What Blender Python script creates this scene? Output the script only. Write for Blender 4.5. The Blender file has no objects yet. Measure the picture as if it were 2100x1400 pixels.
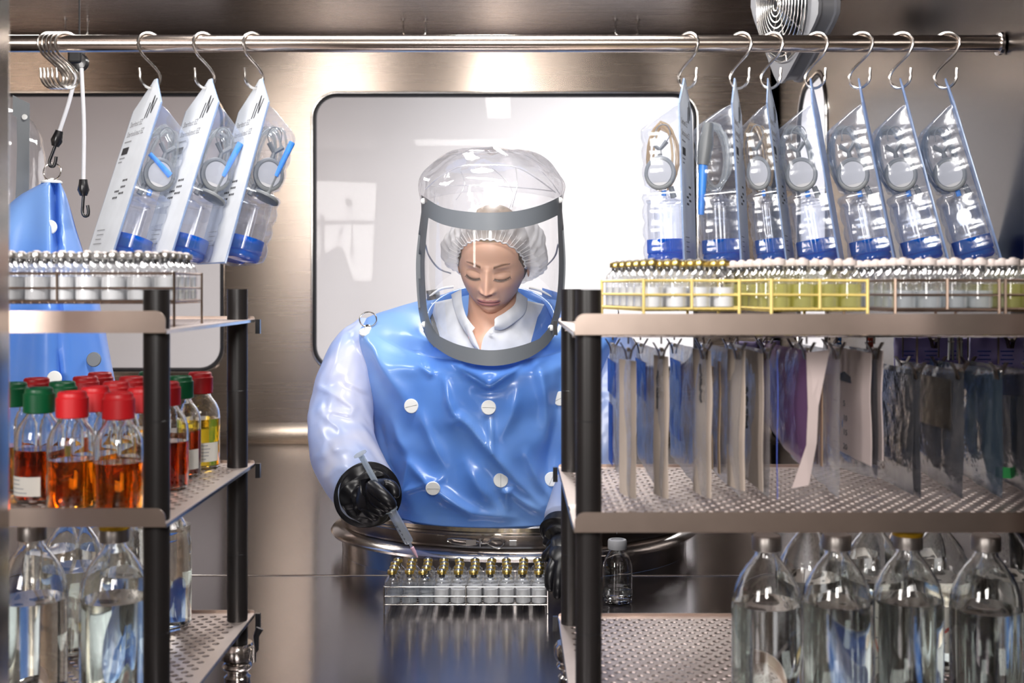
import bpy, bmesh, math, random
import numpy as np
from mathutils import Vector, Matrix, Euler, noise
random.seed(7)
sc = bpy.context.scene
COL = sc.collection
PI = math.pi
CZ = 1.6          # camera height; the steel worktop lies 0.59 m below it
F = 2400.0        # focal length in pixels of the 2100 px wide frame
TZ = CZ - 0.59    # worktop height

def W(px, py, d):
    """world point of photo pixel (px, py) at distance d in front of the camera"""
    return Vector(((px-1050)/F*d, d, CZ+(590-py)/F*d))

# ------------------------------------------------------------------ camera, world, lights
cam = bpy.data.cameras.new('camera')
cam.sensor_width = 36; cam.lens = 36*F/2100; cam.shift_y = -110/2100
cam.clip_start = 0.05; cam.clip_end = 60
cam.dof.use_dof = True; cam.dof.focus_distance = 2.28; cam.dof.aperture_fstop = 5.6
camo = bpy.data.objects.new('camera', cam); COL.objects.link(camo)
camo.location = (0, 0, CZ); camo.rotation_euler = (PI/2, 0, 0)
sc.camera = camo

w = bpy.data.worlds.new('world'); sc.world = w; w.use_nodes = True
w.node_tree.nodes['Background'].inputs[0].default_value = (0.40, 0.31, 0.26, 1)
w.node_tree.nodes['Background'].inputs[1].default_value = 0.16

def area(name, loc, rot, sx, sy, power, col=(1, 1, 1)):
    l = bpy.data.lights.new(name, 'AREA'); l.shape = 'RECTANGLE'; l.size = sx; l.size_y = sy
    l.energy = power; l.color = col
    o = bpy.data.objects.new(name, l); COL.objects.link(o); o.location = loc; o.rotation_euler = rot
    return o
def aim(o, p):
    o.rotation_euler = (Vector(p)-o.location).to_track_quat('-Z', 'Y').to_euler()
# lamps in the isolator ceiling, fill lights added behind camera, lamps of rooms behind
area('isolator_lamp', (-0.07, 3.25, CZ+0.93), (0, 0, 0), 0.12, 1.3, 20, (1, 0.98, 0.95))
area('isolator_lamp', (-0.15, 1.75, CZ+0.90), (0, 0, 0), 0.9, 0.30, 19, (1, 0.97, 0.94))
area('isolator_lamp', (-1.2, 2.9, CZ+0.92), (0, 0, 0), 0.25, 0.7, 7, (1, 0.95, 0.9))
a_ = area('front_fill_light', (-0.10, -0.5, CZ+0.55), (0, 0, 0), 0.26, 0.6, 26, (1, 0.97, 0.94)); aim(a_, (-0.1, 2.2, CZ-0.1))  # the three front ones are fills added to brighten face and kits
a_ = area('front_fill_light', (-1.35, -0.4, CZ+0.45), (0, 0, 0), 0.5, 0.8, 30, (1, 0.96, 0.93)); aim(a_, (-0.2, 2.2, CZ-0.05))
a_ = area('front_fill_light', (0.25, -0.6, CZ+0.8), (0, 0, 0), 0.6, 0.4, 9, (1, 0.95, 0.9)); aim(a_, (0.2, 2.0, CZ-0.2))
area('back_room_lamp', (1.1, 5.6, CZ+1.9), (math.radians(-20), 0, 0), 2.4, 1.2, 120, (1, 0.99, 1.0))
area('back_room_lamp', (-2.0, 5.6, CZ+1.9), (math.radians(-20), 0, 0), 1.6, 1.2, 13, (1, 0.80, 0.74))
area('side_room_lamp', (2.0, 3.6, CZ+1.6), (0, 0, 0), 1.0, 2.0, 26)

vs = sc.view_settings
sc.display_settings.display_device = 'sRGB'
vs.view_transform = 'Standard'; vs.look = 'None'; vs.gamma = 1; vs.use_curve_mapping = False
vs.exposure = 0.35
cy = sc.cycles
cy.max_bounces = 28; cy.transmission_bounces = 24; cy.transparent_max_bounces = 28
cy.glossy_bounces = 5; cy.diffuse_bounces = 3; cy.blur_glossy = 0.6
cy.sample_clamp_indirect = 5; cy.caustics_reflective = False

# ------------------------------------------------------------------ materials
def new_mat(name):
    m = bpy.data.materials.new(name); m.use_nodes = True
    nt = m.node_tree; nt.nodes.clear()
    out = nt.nodes.new('ShaderNodeOutputMaterial')
    return m, nt, out
def c4(c): return (c[0], c[1], c[2], 1)
def ramp(nt, src, stops):
    r = nt.nodes.new('ShaderNodeValToRGB'); nt.links.new(src, r.inputs[0])
    while len(r.color_ramp.elements) < len(stops): r.color_ramp.elements.new(0.5)
    for e, (p, c) in zip(r.color_ramp.elements, stops): e.position = p; e.color = c4(c)
    return r.outputs[0]
def noise_tex(nt, scale=5, stretch=(1, 1, 1), detail=3, coord='Object'):
    tc = nt.nodes.new('ShaderNodeTexCoord'); mp = nt.nodes.new('ShaderNodeMapping')
    mp.inputs['Scale'].default_value = stretch
    nt.links.new(tc.outputs[coord], mp.inputs[0])
    n = nt.nodes.new('ShaderNodeTexNoise'); n.inputs['Scale'].default_value = scale; n.inputs['Detail'].default_value = detail
    nt.links.new(mp.outputs[0], n.inputs['Vector'])
    return n.outputs['Fac']
def pbr(name, col, rough=0.5, metal=0, var=0.06, nscale=12, bump=0, bscale=60, stretch=(1, 1, 1), coat=0, trans=0, ior=1.45,
        sss=0, aniso=0, emit=None, spec=0.5, col_attr=None, alpha=None):
    m, nt, out = new_mat(name)
    b = nt.nodes.new('ShaderNodeBsdfPrincipled'); nt.links.new(b.outputs[0], out.inputs[0])
    b.inputs['Roughness'].default_value = rough; b.inputs['Metallic'].default_value = metal
    b.inputs['Coat Weight'].default_value = coat; b.inputs['Coat Roughness'].default_value = 0.08
    b.inputs['Transmission Weight'].default_value = trans; b.inputs['IOR'].default_value = ior
    b.inputs['Specular IOR Level'].default_value = spec
    if sss:
        b.inputs['Subsurface Weight'].default_value = sss; b.inputs['Subsurface Radius'].default_value = (0.012, 0.005, 0.003)
        b.inputs['Subsurface Scale'].default_value = 0.6
    if col_attr:
        a = nt.nodes.new('ShaderNodeAttribute'); a.attribute_name = col_attr
        nt.links.new(a.outputs['Color'], b.inputs['Base Color'])
    else:
        f = noise_tex(nt, nscale, stretch)
        lo = [max(0, c*(1-var)) for c in col]; hi = [min(1, c*(1+var)) for c in col]
        nt.links.new(ramp(nt, f, [(0.3, lo), (0.7, hi)]), b.inputs['Base Color'])
    if aniso:
        b.inputs['Anisotropic'].default_value = abs(aniso)
        t = nt.nodes.new('ShaderNodeTangent'); t.direction_type = 'UV_MAP'; t.uv_map = 'UVMap'
        nt.links.new(t.outputs[0], b.inputs['Tangent'])
        b.inputs['Anisotropic Rotation'].default_value = 0.25 if aniso < 0 else 0.0
        f2 = noise_tex(nt, 30, (0.05, 9, 9), 2, 'Object')
        mr = nt.nodes.new('ShaderNodeMapRange'); nt.links.new(f2, mr.inputs[0])
        mr.inputs['To Min'].default_value = rough-0.004; mr.inputs['To Max'].default_value = rough+0.008
        nt.links.new(mr.outputs[0], b.inputs['Roughness'])
    if bump:
        f3 = noise_tex(nt, bscale, stretch, 4)
        bp = nt.nodes.new('ShaderNodeBump'); bp.inputs['Strength'].default_value = bump; bp.inputs['Distance'].default_value = 0.002
        nt.links.new(f3, bp.inputs['Height']); nt.links.new(bp.outputs[0], b.inputs['Normal'])
    return m
def clear(name, tint=(0.97, 0.98, 1), base=0.05, edge=0.55, rough=0.04, haze=0.0, hazecol=(0.85, 0.88, 0.95), bump=0, bscale=40):
    """thin clear film or glass wall: see-through, glossier and denser at grazing angles, optional milky haze"""
    m, nt, out = new_mat(name)
    tr = nt.nodes.new('ShaderNodeBsdfTransparent'); tr.inputs[0].default_value = c4(tint)
    gl = nt.nodes.new('ShaderNodeBsdfGlossy'); gl.inputs['Roughness'].default_value = rough; gl.inputs[0].default_value = (1, 1, 1, 1)
    lw = nt.nodes.new('ShaderNodeLayerWeight'); lw.inputs['Blend'].default_value = 0.35
    mr = nt.nodes.new('ShaderNodeMapRange'); mr.inputs['To Min'].default_value = base; mr.inputs['To Max'].default_value = edge
    nt.links.new(lw.outputs['Facing'], mr.inputs[0])
    mx = nt.nodes.new('ShaderNodeMixShader')
    nt.links.new(mr.outputs[0], mx.inputs[0]); nt.links.new(tr.outputs[0], mx.inputs[1]); nt.links.new(gl.outputs[0], mx.inputs[2])
    last = mx.outputs[0]
    if haze:
        df = nt.nodes.new('ShaderNodeBsdfDiffuse'); df.inputs[0].default_value = c4(hazecol)
        tl = nt.nodes.new('ShaderNodeBsdfTranslucent'); tl.inputs[0].default_value = c4(hazecol)
        m0 = nt.nodes.new('ShaderNodeMixShader'); nt.links.new(df.outputs[0], m0.inputs[1]); nt.links.new(tl.outputs[0], m0.inputs[2])
        m2 = nt.nodes.new('ShaderNodeMixShader'); m2.inputs[0].default_value = haze
        nt.links.new(last, m2.inputs[1]); nt.links.new(m0.outputs[0], m2.inputs[2]); last = m2.outputs[0]
    if bump:
        f3 = noise_tex(nt, bscale, (1, 1, 1), 3)
        bp = nt.nodes.new('ShaderNodeBump'); bp.inputs['Strength'].default_value = bump; bp.inputs['Distance'].default_value = 0.004
        nt.links.new(f3, bp.inputs['Height']); nt.links.new(bp.outputs[0], gl.inputs['Normal']); nt.links.new(bp.outputs[0], lw.inputs['Normal'])
    nt.links.new(last, out.inputs[0])
    return m
def sheet(name, col, rough=0.35, trans=0.35, tcol=None, gloss=0.15, var=0.08, nscale=6, bump=0, col2=None, grough=None):
    """translucent plastic sheet: diffuse + light let through + a glossy skin"""
    m, nt, out = new_mat(name)
    f = noise_tex(nt, nscale, (1, 1, 1), 2)
    hi = col2 or [min(1, c*(1+var)) for c in col]; lo = col if col2 else [c*(1-var) for c in col]
    cr = ramp(nt, f, [(0.38, lo), (0.62, hi)])
    b = nt.nodes.new('ShaderNodeBsdfPrincipled'); nt.links.new(cr, b.inputs['Base Color'])
    b.inputs['Roughness'].default_value = rough; b.inputs['Coat Weight'].default_value = gloss; b.inputs['Coat Roughness'].default_value = grough or 0.16
    tl = nt.nodes.new('ShaderNodeBsdfTranslucent')
    if tcol: tl.inputs[0].default_value = c4(tcol)
    else: nt.links.new(cr, tl.inputs[0])
    mx = nt.nodes.new('ShaderNodeMixShader'); mx.inputs[0].default_value = trans
    nt.links.new(b.outputs[0], mx.inputs[1]); nt.links.new(tl.outputs[0], mx.inputs[2]); nt.links.new(mx.outputs[0], out.inputs[0])
    if bump:
        f3 = noise_tex(nt, 25, (1, 1, 1), 3)
        bp = nt.nodes.new('ShaderNodeBump'); bp.inputs['Strength'].default_value = bump; bp.inputs['Distance'].default_value = 0.006
        nt.links.new(f3, bp.inputs['Height']); nt.links.new(bp.outputs[0], b.inputs['Normal'])
    return m

M = {}
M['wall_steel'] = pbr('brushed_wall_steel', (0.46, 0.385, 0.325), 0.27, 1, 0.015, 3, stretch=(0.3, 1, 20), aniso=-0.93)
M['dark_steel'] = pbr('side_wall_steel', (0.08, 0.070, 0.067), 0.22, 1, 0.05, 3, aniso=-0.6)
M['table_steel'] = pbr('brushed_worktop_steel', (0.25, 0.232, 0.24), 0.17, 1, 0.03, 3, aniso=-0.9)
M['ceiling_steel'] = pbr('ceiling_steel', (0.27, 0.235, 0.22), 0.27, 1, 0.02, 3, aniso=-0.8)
M['shelf_steel'] = pbr('satin_shelf_steel', (0.50, 0.40, 0.345), 0.33, 1, 0.05, 30)
M['tray_steel'] = pbr('perforated_tray_steel', (0.66, 0.57, 0.53), 0.42, 1, 0.04, 30)
M['steel'] = pbr('polished_steel', (0.66, 0.63, 0.60), 0.16, 1, 0.04, 20)
M['rod_steel'] = pbr('rod_steel', (0.62, 0.54, 0.48), 0.2, 1, 0.15, 9, stretch=(1, 6, 6))
M['wire'] = pbr('bright_wire', (0.80, 0.77, 0.74), 0.2, 1, 0.04, 20)
M['brown_wire'] = pbr('dull_wire', (0.34, 0.25, 0.20), 0.35, 1, 0.1, 20)
M['yellow_wire'] = pbr('yellow_coated_wire', (0.86, 0.66, 0.22), 0.4, 0, 0.06, 20)
M['black_tube'] = pbr('black_anodised_tube', (0.012, 0.010, 0.010), 0.38, 0, 0.1, 20)
M['black_plastic'] = pbr('black_plastic', (0.010, 0.010, 0.012), 0.3, 0, 0.1, 20, coat=0.3)
M['rubber'] = pbr('black_glove_rubber', (0.007, 0.007, 0.009), 0.33, 0, 0.1, 20, spec=0.4)
M['gasket'] = pbr('dark_gasket', (0.02, 0.02, 0.025), 0.5)
M['white_wall'] = pbr('white_room_wall', (0.85, 0.84, 0.85), 0.7, 0, 0.02, 1)
M['grey_plastic'] = pbr('grey_visor_band', (0.16, 0.175, 0.195), 0.42, 0, 0.05, 8)
M['mid_grey'] = pbr('mid_grey_plastic', (0.15, 0.16, 0.17), 0.4)
M['light_grey'] = pbr('light_grey_plastic', (0.38, 0.38, 0.40), 0.45)
M['white'] = pbr('white_plastic', (0.82, 0.82, 0.80), 0.35, 0, 0.02)
M['white_cord'] = pbr('white_cord', (0.80, 0.80, 0.84), 0.5)
M['shirt'] = sheet('white_coverall_cloth', (0.80, 0.82, 0.86), 0.8, 0.2, gloss=0, var=0.04, nscale=30)
M['net'] = clear('bouffant_net', (0.97, 0.96, 0.96), 0.0, 0.04, 0.4, 0.66, (0.92, 0.92, 0.94))
M['elastic'] = pbr('white_elastic', (0.85, 0.84, 0.85), 0.7)
M['skin'] = pbr('skin', (1, 1, 1), 0.42, 0, sss=0.12, col_attr='col')
M['hair'] = pbr('blonde_hair', (0.20, 0.15, 0.11), 0.5, 0, 0.3, 60)
M['navy'] = pbr('navy_cloth', (0.01, 0.012, 0.05), 0.7)
M['suit'] = sheet('blue_suit_film', (0.13, 0.32, 0.84), 0.34, 0.30, (0.30, 0.52, 0.96), 0.5, nscale=3.2, col2=(0.27, 0.49, 0.92), bump=0.10)
M['suit_in'] = sheet('blue_suit_lining', (0.07, 0.16, 0.45), 0.5, 0.25, gloss=0.1)
M['sleeve'] = sheet('backlit_sleeve_film', (0.42, 0.55, 0.90), 0.34, 0.45, (0.86, 0.86, 0.97), 0.35, nscale=7, col2=(0.74, 0.75, 0.88), bump=0.10)  # suit film toned paler, window backlight put into its colours
M['visor'] = clear('clear_visor', (0.985, 0.985, 0.99), 0.012, 0.30, 0.03)
M['hood'] = clear('clear_hood', (0.965, 0.96, 0.975), 0.03, 0.60, 0.06, 0.07, bump=0.6, bscale=14)
M['blister'] = clear('blister_plastic', (0.95, 0.965, 1.0), 0.035, 0.38, 0.13, 0.06, (0.62, 0.72, 0.95), bump=0.3, bscale=28)
M['kit_film'] = clear('kit_edge_film', (0.85, 0.92, 1.0), 0.1, 0.6, 0.1, 0.35, (0.50, 0.66, 0.98))
M['tyvek'] = sheet('white_kit_lid', (0.88, 0.90, 0.93), 0.6, 0.35, (0.9, 0.92, 0.96), 0.05, var=0.03, nscale=40)
M['ink'] = pbr('black_ink', (0.03, 0.03, 0.035), 0.6)
M['grey_ink'] = pbr('grey_ink', (0.28, 0.28, 0.30), 0.6)
M['blue_ink'] = pbr('blue_ink', (0.06, 0.10, 0.45), 0.6)
M['blue_cap'] = clear('blue_cap_plastic', (0.02, 0.33, 0.95), 0.05, 0.30, 0.08, 0.5, (0.005, 0.19, 0.66))
M['blue_plastic'] = pbr('blue_plastic', (0.05, 0.26, 0.80), 0.35)
M['tubing'] = clear('clear_tubing', (0.86, 0.88, 0.88), 0.12, 0.7, 0.08, 0.22, (0.8, 0.8, 0.76))
M['amber_tubing'] = clear('tan_tubing', (0.84, 0.74, 0.58), 0.12, 0.7, 0.08, 0.35, (0.75, 0.58, 0.36))
M['vial_glass'] = clear('vial_glass', (0.985, 0.99, 0.995), 0.035, 0.70, 0.03)
M['canister'] = clear('canister_plastic', (0.96, 0.97, 0.99), 0.03, 0.45, 0.14)
M['glass'] = pbr('bottle_glass', (0.985, 1.0, 0.995), 0.0, 0, 0.0, trans=1, ior=1.47)
M['water'] = pbr('clear_liquid', (0.97, 0.995, 0.985), 0.0, 0, 0.0, trans=1, ior=1.33)
def liquid(n, c): return pbr(n, c, 0.0, 0, 0.0, trans=1, ior=1.33)
M['amber'] = liquid('amber_liquid', (0.99, 0.46, 0.06))
M['brown'] = liquid('brown_liquid', (0.36, 0.07, 0.015))
M['yellow'] = liquid('yellow_liquid', (0.95, 0.66, 0.03))
M['gold'] = pbr('gold_crimp', (0.78, 0.58, 0.18), 0.28, 1, 0.05)
M['silver'] = pbr('silver_crimp', (0.72, 0.70, 0.68), 0.3, 1, 0.05)
M['peach_cap'] = pbr('pale_vial_cap', (0.72, 0.62, 0.58), 0.4)
M['stopper'] = pbr('dark_rubber_stopper', (0.05, 0.05, 0.055), 0.5)
M['powder'] = sheet('white_vial_powder', (0.95, 0.95, 0.97), 0.6, 0.25, gloss=0.1, var=0.03)
M['pale_liquid'] = clear('pale_vial_liquid', (0.90, 0.92, 0.94), 0.05, 0.5, 0.05, 0.40, (0.93, 0.95, 0.97))
M['yellow_vial'] = clear('yellow_vial_liquid', (0.95, 0.93, 0.45), 0.05, 0.4, 0.05, 0.45, (0.86, 0.84, 0.42))
M['red_cap'] = pbr('red_screw_cap', (0.46, 0.008, 0.012), 0.45, 0, 0.05)
M['green_cap'] = pbr('green_screw_cap', (0.0, 0.095, 0.03), 0.4, 0, 0.05)
M['yellow_cap'] = pbr('yellow_cap_ring', (0.80, 0.45, 0.02), 0.4)
M['cap_metal'] = pbr('grey_bottle_crimp', (0.36, 0.33, 0.31), 0.38, 1, 0.05)
M['paper'] = sheet('label_paper', (0.78, 0.74, 0.68), 0.8, 0.15, gloss=0, var=0.03, nscale=30)
M['film'] = clear('bag_film', (0.90, 0.91, 0.93), 0.05, 0.50, 0.2, 0.26, (0.80, 0.76, 0.74), bump=0.8, bscale=45)
M['film_blue'] = clear('bag_film_blue', (0.15, 0.32, 0.85), 0.08, 0.5, 0.12, 0.35, (0.03, 0.13, 0.62), bump=0.8, bscale=45)
M['film_purple'] = clear('bag_film_purple', (0.62, 0.38, 0.66), 0.06, 0.5, 0.12, 0.45, (0.36, 0.20, 0.40), bump=0.8, bscale=45)
M['film_dark'] = clear('bag_film_grey', (0.52, 0.53, 0.56), 0.05, 0.5, 0.14, 0.30, (0.20, 0.20, 0.22), bump=0.8, bscale=35)
M['film_cyan'] = clear('bag_film_steelblue', (0.50, 0.57, 0.63), 0.07, 0.6, 0.1, 0.28, (0.13, 0.19, 0.26), bump=0.9, bscale=30)
M['foil'] = pbr('crumpled_foil', (0.35, 0.32, 0.27), 0.25, 1, 0.2, 20, bump=0.8, bscale=30)
M['bag_paper'] = sheet('bag_paper', (0.60, 0.50, 0.43), 0.8, 0.25, gloss=0, var=0.05, nscale=20)
M['pink_paper'] = sheet('pink_paper', (0.70, 0.58, 0.56), 0.8, 0.25, gloss=0, var=0.03, nscale=20)
M['tan'] = pbr('tan_strip', (0.50, 0.34, 0.20), 0.6)
M['brown_strip'] = pbr('brown_strip', (0.17, 0.12, 0.10), 0.6)
M['dark_clip'] = pbr('dark_metal_clip', (0.10, 0.075, 0.06), 0.35, 1, 0.1)
M['green'] = pbr('green_sticker', (0.03, 0.30, 0.07), 0.5)
M['red'] = pbr('red_plastic', (0.5, 0.05, 0.02), 0.5)
M['purple'] = sheet('purple_pouch', (0.60, 0.52, 0.80), 0.4, 0.3, gloss=0.3, var=0.1, nscale=20)
M['pink_hub'] = pbr('pink_needle_hub', (0.80, 0.50, 0.62), 0.35)
M['syringe'] = clear('syringe_barrel', (0.93, 0.96, 0.99), 0.08, 0.6, 0.08, 0.30, (0.85, 0.92, 1.0))
M['weld'] = clear('film_weld', (0.96, 0.96, 0.98), 0.25, 0.8, 0.12, 0.35, (0.92, 0.92, 0.96))
M['band_steel'] = pbr('clamp_band_steel', (0.30, 0.26, 0.24), 0.24, 1, 0.04, 20)
M['fan_grey'] = pbr('fan_housing_grey', (0.28, 0.28, 0.30), 0.4, 0.3)
M['fan_dark'] = pbr('fan_dark_blades', (0.03, 0.035, 0.04), 0.4)
M['pane'] = clear('window_pane', (0.995, 0.99, 0.99), 0.003, 0.10, 0.01)

# ------------------------------------------------------------------ mesh helpers
class MB:
    def __init__(s): s.v = []; s.f = []
    def add(s, vs, fs):
        n = len(s.v); s.v += [Vector(p) for p in vs]; s.f += [tuple(i+n for i in f) for f in fs]; return s
    def box(s, c, size, rot=None):
        hx, hy, hz = size[0]/2, size[1]/2, size[2]/2
        vs = [Vector((x*hx, y*hy, z*hz)) for z in (-1, 1) for y in (-1, 1) for x in (-1, 1)]
        if rot is not None: vs = [rot @ p for p in vs]
        return s.add([p+Vector(c) for p in vs], [(0, 2, 3, 1), (4, 5, 7, 6), (0, 1, 5, 4), (2, 6, 7, 3), (0, 4, 6, 2), (1, 3, 7, 5)])
    def tube(s, pts, r, n=8, caps=True, closed=False):
        pts = [Vector(p) for p in pts]; m = len(pts)
        rs = r if isinstance(r, (list, tuple)) else [r]*m
        up = None; vs = []
        for i, p in enumerate(pts):
            if closed: t = (pts[(i+1) % m]-pts[i-1])
            else: t = pts[min(i+1, m-1)]-pts[max(i-1, 0)]
            t.normalize()
            if up is None:
                up = t.orthogonal().normalized()
            else:
                up = (up-t*up.dot(t)); up.normalize()
            b = t.cross(up)
            for k in range(n):
                a = 2*PI*k/n; vs.append(p+(up*math.cos(a)+b*math.sin(a))*rs[i])
        fs = []
        for i in range(m if closed else m-1):
            j = (i+1) % m
            for k in range(n):
                k2 = (k+1) % n; fs.append((i*n+k, i*n+k2, j*n+k2, j*n+k))
        if caps and not closed:
            fs.append(tuple(range(n-1, -1, -1))); fs.append(tuple((m-1)*n+k for k in range(n)))
        return s.add(vs, fs)
    def cyl(s, a, b, r, n=16): return s.tube([a, b], r, n)
    def lathe(s, prof, c=(0, 0, 0), n=24, axis=None):
        c = Vector(c); q = Matrix.Identity(3)
        if axis is not None: q = Vector((0, 0, 1)).rotation_difference(Vector(axis)).to_matrix()
        vs = []; m = len(prof)
        for (r, z) in prof:
            for k in range(n):
                a = 2*PI*k/n; vs.append(q @ Vector((r*math.cos(a), r*math.sin(a), z))+c)
        fs = [(i*n+k, i*n+(k+1) % n, (i+1)*n+(k+1) % n, (i+1)*n+k) for i in range(m-1) for k in range(n)]
        if prof[0][0] > 1e-6: fs.append(tuple(range(n-1, -1, -1)))
        if prof[-1][0] > 1e-6: fs.append(tuple((m-1)*n+k for k in range(n)))
        return s.add(vs, fs)
    def loft(s, rings, closed=True, cap=False):
        n = len(rings[0]); vs = [p for r in rings for p in r]
        fs = [(i*n+k, i*n+(k+1) % n, (i+1)*n+(k+1) % n, (i+1)*n+k) for i in range(len(rings)-1) for k in range(n if closed else n-1)]
        if cap: fs.append(tuple(range(n-1, -1, -1))); fs.append(tuple((len(rings)-1)*n+k for k in range(n)))
        return s.add(vs, fs)
    def prism(s, poly, vec):
        """closed solid from planar polygon poly pushed along vec"""
        n = len(poly); vec = Vector(vec)
        vs = [Vector(p) for p in poly]+[Vector(p)+vec for p in poly]
        return s.add(vs, [tuple(range(n-1, -1, -1)), tuple(range(n, 2*n))]+[(i, (i+1) % n, n+(i+1) % n, n+i) for i in range(n)])
    def mesh(s, name, mat, smooth=True, off=None, angle=40):
        me = bpy.data.meshes.new(name)
        vs = [p-off for p in s.v] if off is not None else s.v
        me.from_pydata(vs, [], s.f); me.materials.append(mat); me.validate()
        bm = bmesh.new(); bm.from_mesh(me); bmesh.ops.remove_doubles(bm, verts=bm.verts, dist=1e-7)
        bmesh.ops.recalc_face_normals(bm, faces=bm.faces); bm.to_mesh(me); bm.free()
        if smooth:
            me.shade_smooth(); me.set_sharp_from_angle(angle=math.radians(angle))
        return me
    def build(s, name, mat, parent=None, smooth=True, angle=40):
        off = None
        if parent is not None:
            p = parent; off = Vector((0, 0, 0))
            while p is not None: off += p.location; p = p.parent
        o = bpy.data.objects.new(name, s.mesh(name, mat, smooth, off, angle)); COL.objects.link(o)
        if parent is not None: o.parent = parent
        return o

def tag(o, label, cat, group=None, kind=None):
    if label: o['label'] = label
    if cat: o['category'] = cat
    if group: o['group'] = group
    if kind: o['kind'] = kind
    return o
def thing(name, loc, label, cat, group=None):
    o = bpy.data.objects.new(name, None); COL.objects.link(o); o.location = loc; o.empty_display_size = 0.02
    return tag(o, label, cat, group)
KIDS = {}
def copy_tree(o, parent=None):
    kids = [c for c in bpy.data.objects if c.parent == o] if o.name not in KIDS else KIDS[o.name]
    KIDS[o.name] = kids
    c = o.copy(); COL.objects.link(c); c.parent = parent
    for ch in kids: copy_tree(ch, c)
    return c
def struct(o): o['kind'] = 'structure'; return o
def uv_from(o, f):
    me = o.data; uv = me.uv_layers.new(name='UVMap')
    for l in me.loops: uv.data[l.index].uv = f(me.vertices[l.vertex_index].co)
TXT = {}
def text_mesh(s, size):
    k = (s, size)
    if k not in TXT:
        cu = bpy.data.curves.new('t', 'FONT'); cu.body = s; cu.size = size; cu.extrude = 0.00015; cu.resolution_u = 2
        o = bpy.data.objects.new('t', cu); COL.objects.link(o)
        dg = bpy.context.evaluated_depsgraph_get(); dg.update()
        me = bpy.data.meshes.new_from_object(o.evaluated_get(dg))
        TXT[k] = ([v.co.copy() for v in me.vertices], [tuple(p.vertices) for p in me.polygons])
        bpy.data.objects.remove(o); bpy.data.curves.remove(cu); bpy.data.meshes.remove(me)
    return TXT[k]
def rr_outline(x0, x1, z0, z1, r, n=8):
    pts = []
    for cx_, cz_, a0 in ((x1-r, z1-r, 0), (x0+r, z1-r, 90), (x0+r, z0+r, 180), (x1-r, z0+r, 270)):
        for k in range(n+1):
            a = math.radians(a0+90*k/n); pts.append((cx_+r*math.cos(a), cz_+r*math.sin(a)))
    return pts
def smooth_path(pts, n=6):
    """Catmull-Rom through points"""
    P = [Vector(p) for p in pts]; P = [P[0]*2-P[1]]+P+[P[-1]*2-P[-2]]; out = []
    for i in range(1, len(P)-2):
        for k in range(n):
            t = k/n; a, b, c, d = P[i-1], P[i], P[i+1], P[i+2]
            out.append(0.5*((2*b)+(c-a)*t+(2*a-5*b+4*c-d)*t*t+(3*b-a-3*c+d)*t**3))
    out.append(P[-2]); return out
ORD = ['first', 'second', 'third', 'fourth', 'fifth', 'sixth', 'seventh', 'eighth', 'ninth', 'tenth']
# ------------------------------------------------------------------ the isolator chamber and the rooms beyond
WY = 4.5
def wx(px): return (px-1050)/F*WY
def wz(py): return CZ+(590-py)/F*WY
CEIL = CZ+0.956
def filled(outer, holes, to3, name, mat, uvf):
    bm = bmesh.new(); es = []
    for loop in [outer]+holes:
        vs = [bm.verts.new(to3(*p)) for p in loop]
        es += [bm.edges.new((vs[i], vs[(i+1) % len(vs)])) for i in range(len(vs))]
    bmesh.ops.triangle_fill(bm, use_beauty=True, use_dissolve=False, edges=es)
    bmesh.ops.recalc_face_normals(bm, faces=bm.faces)
    me = bpy.data.meshes.new(name); bm.to_mesh(me); bm.free(); me.materials.append(mat)
    o = bpy.data.objects.new(name, me); COL.objects.link(o); uv_from(o, uvf)
    so = o.modifiers.new('thickness', 'SOLIDIFY'); so.thickness = 0.004; so.offset = 0
    return struct(o)
COVE = 0.075
W1 = (wx(646), wx(1425), wz(754), wz(196), 0.085)
W2 = (wx(-120), wx(455), wz(757), wz(195), 0.085)
X0, X1 = -2.6, 1.02
holes = [rr_outline(*W1), rr_outline(*W2)]
filled([(X0, TZ+COVE), (X1, TZ+COVE), (X1, CEIL-0.05), (X0, CEIL-0.05)], holes, lambda x, z: (x, WY, z), 'wall_back', M['wall_steel'], lambda c: (c.x, c.z))
def window(name, outline, to3, nrm):
    g = MB(); g.tube([to3(*p) for p in outline], 0.007, 8, closed=True)
    root = struct(g.build(name, M['gasket']))
    f = MB(); f.tube([to3(*p)-nrm*0.004 for p in [(a*1.0, b*1.0) for a, b in outline]], 0.0035, 6, closed=True)
    return root
def plate(name, pts, mat, uvf, th=(0, 0, -0.004)):
    o = MB().prism(pts, th).build(name, mat, smooth=False); uv_from(o, uvf); return struct(o)
for nm, wv in (('window_1', W1), ('window_2', W2)):
    root = window(nm, rr_outline(*wv), lambda x, z: Vector((x, WY, z)), Vector((0, 1, 0)))
    ou = rr_outline(wv[0]+0.004, wv[1]-0.004, wv[2]+0.004, wv[3]-0.004, wv[4]-0.004)
    MB().prism([(x, WY-0.002, z) for x, z in ou], (0, 0.006, 0)).build('window_pane', M['pane'], root, False)
    rim = rr_outline(wv[0]-0.011, wv[1]+0.011, wv[2]-0.011, wv[3]+0.011, wv[4]+0.011)
    MB().tube([(x, WY-0.003, z) for x, z in rim], 0.005, 6, closed=True).build('window_frame', M['steel'], root)
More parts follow.
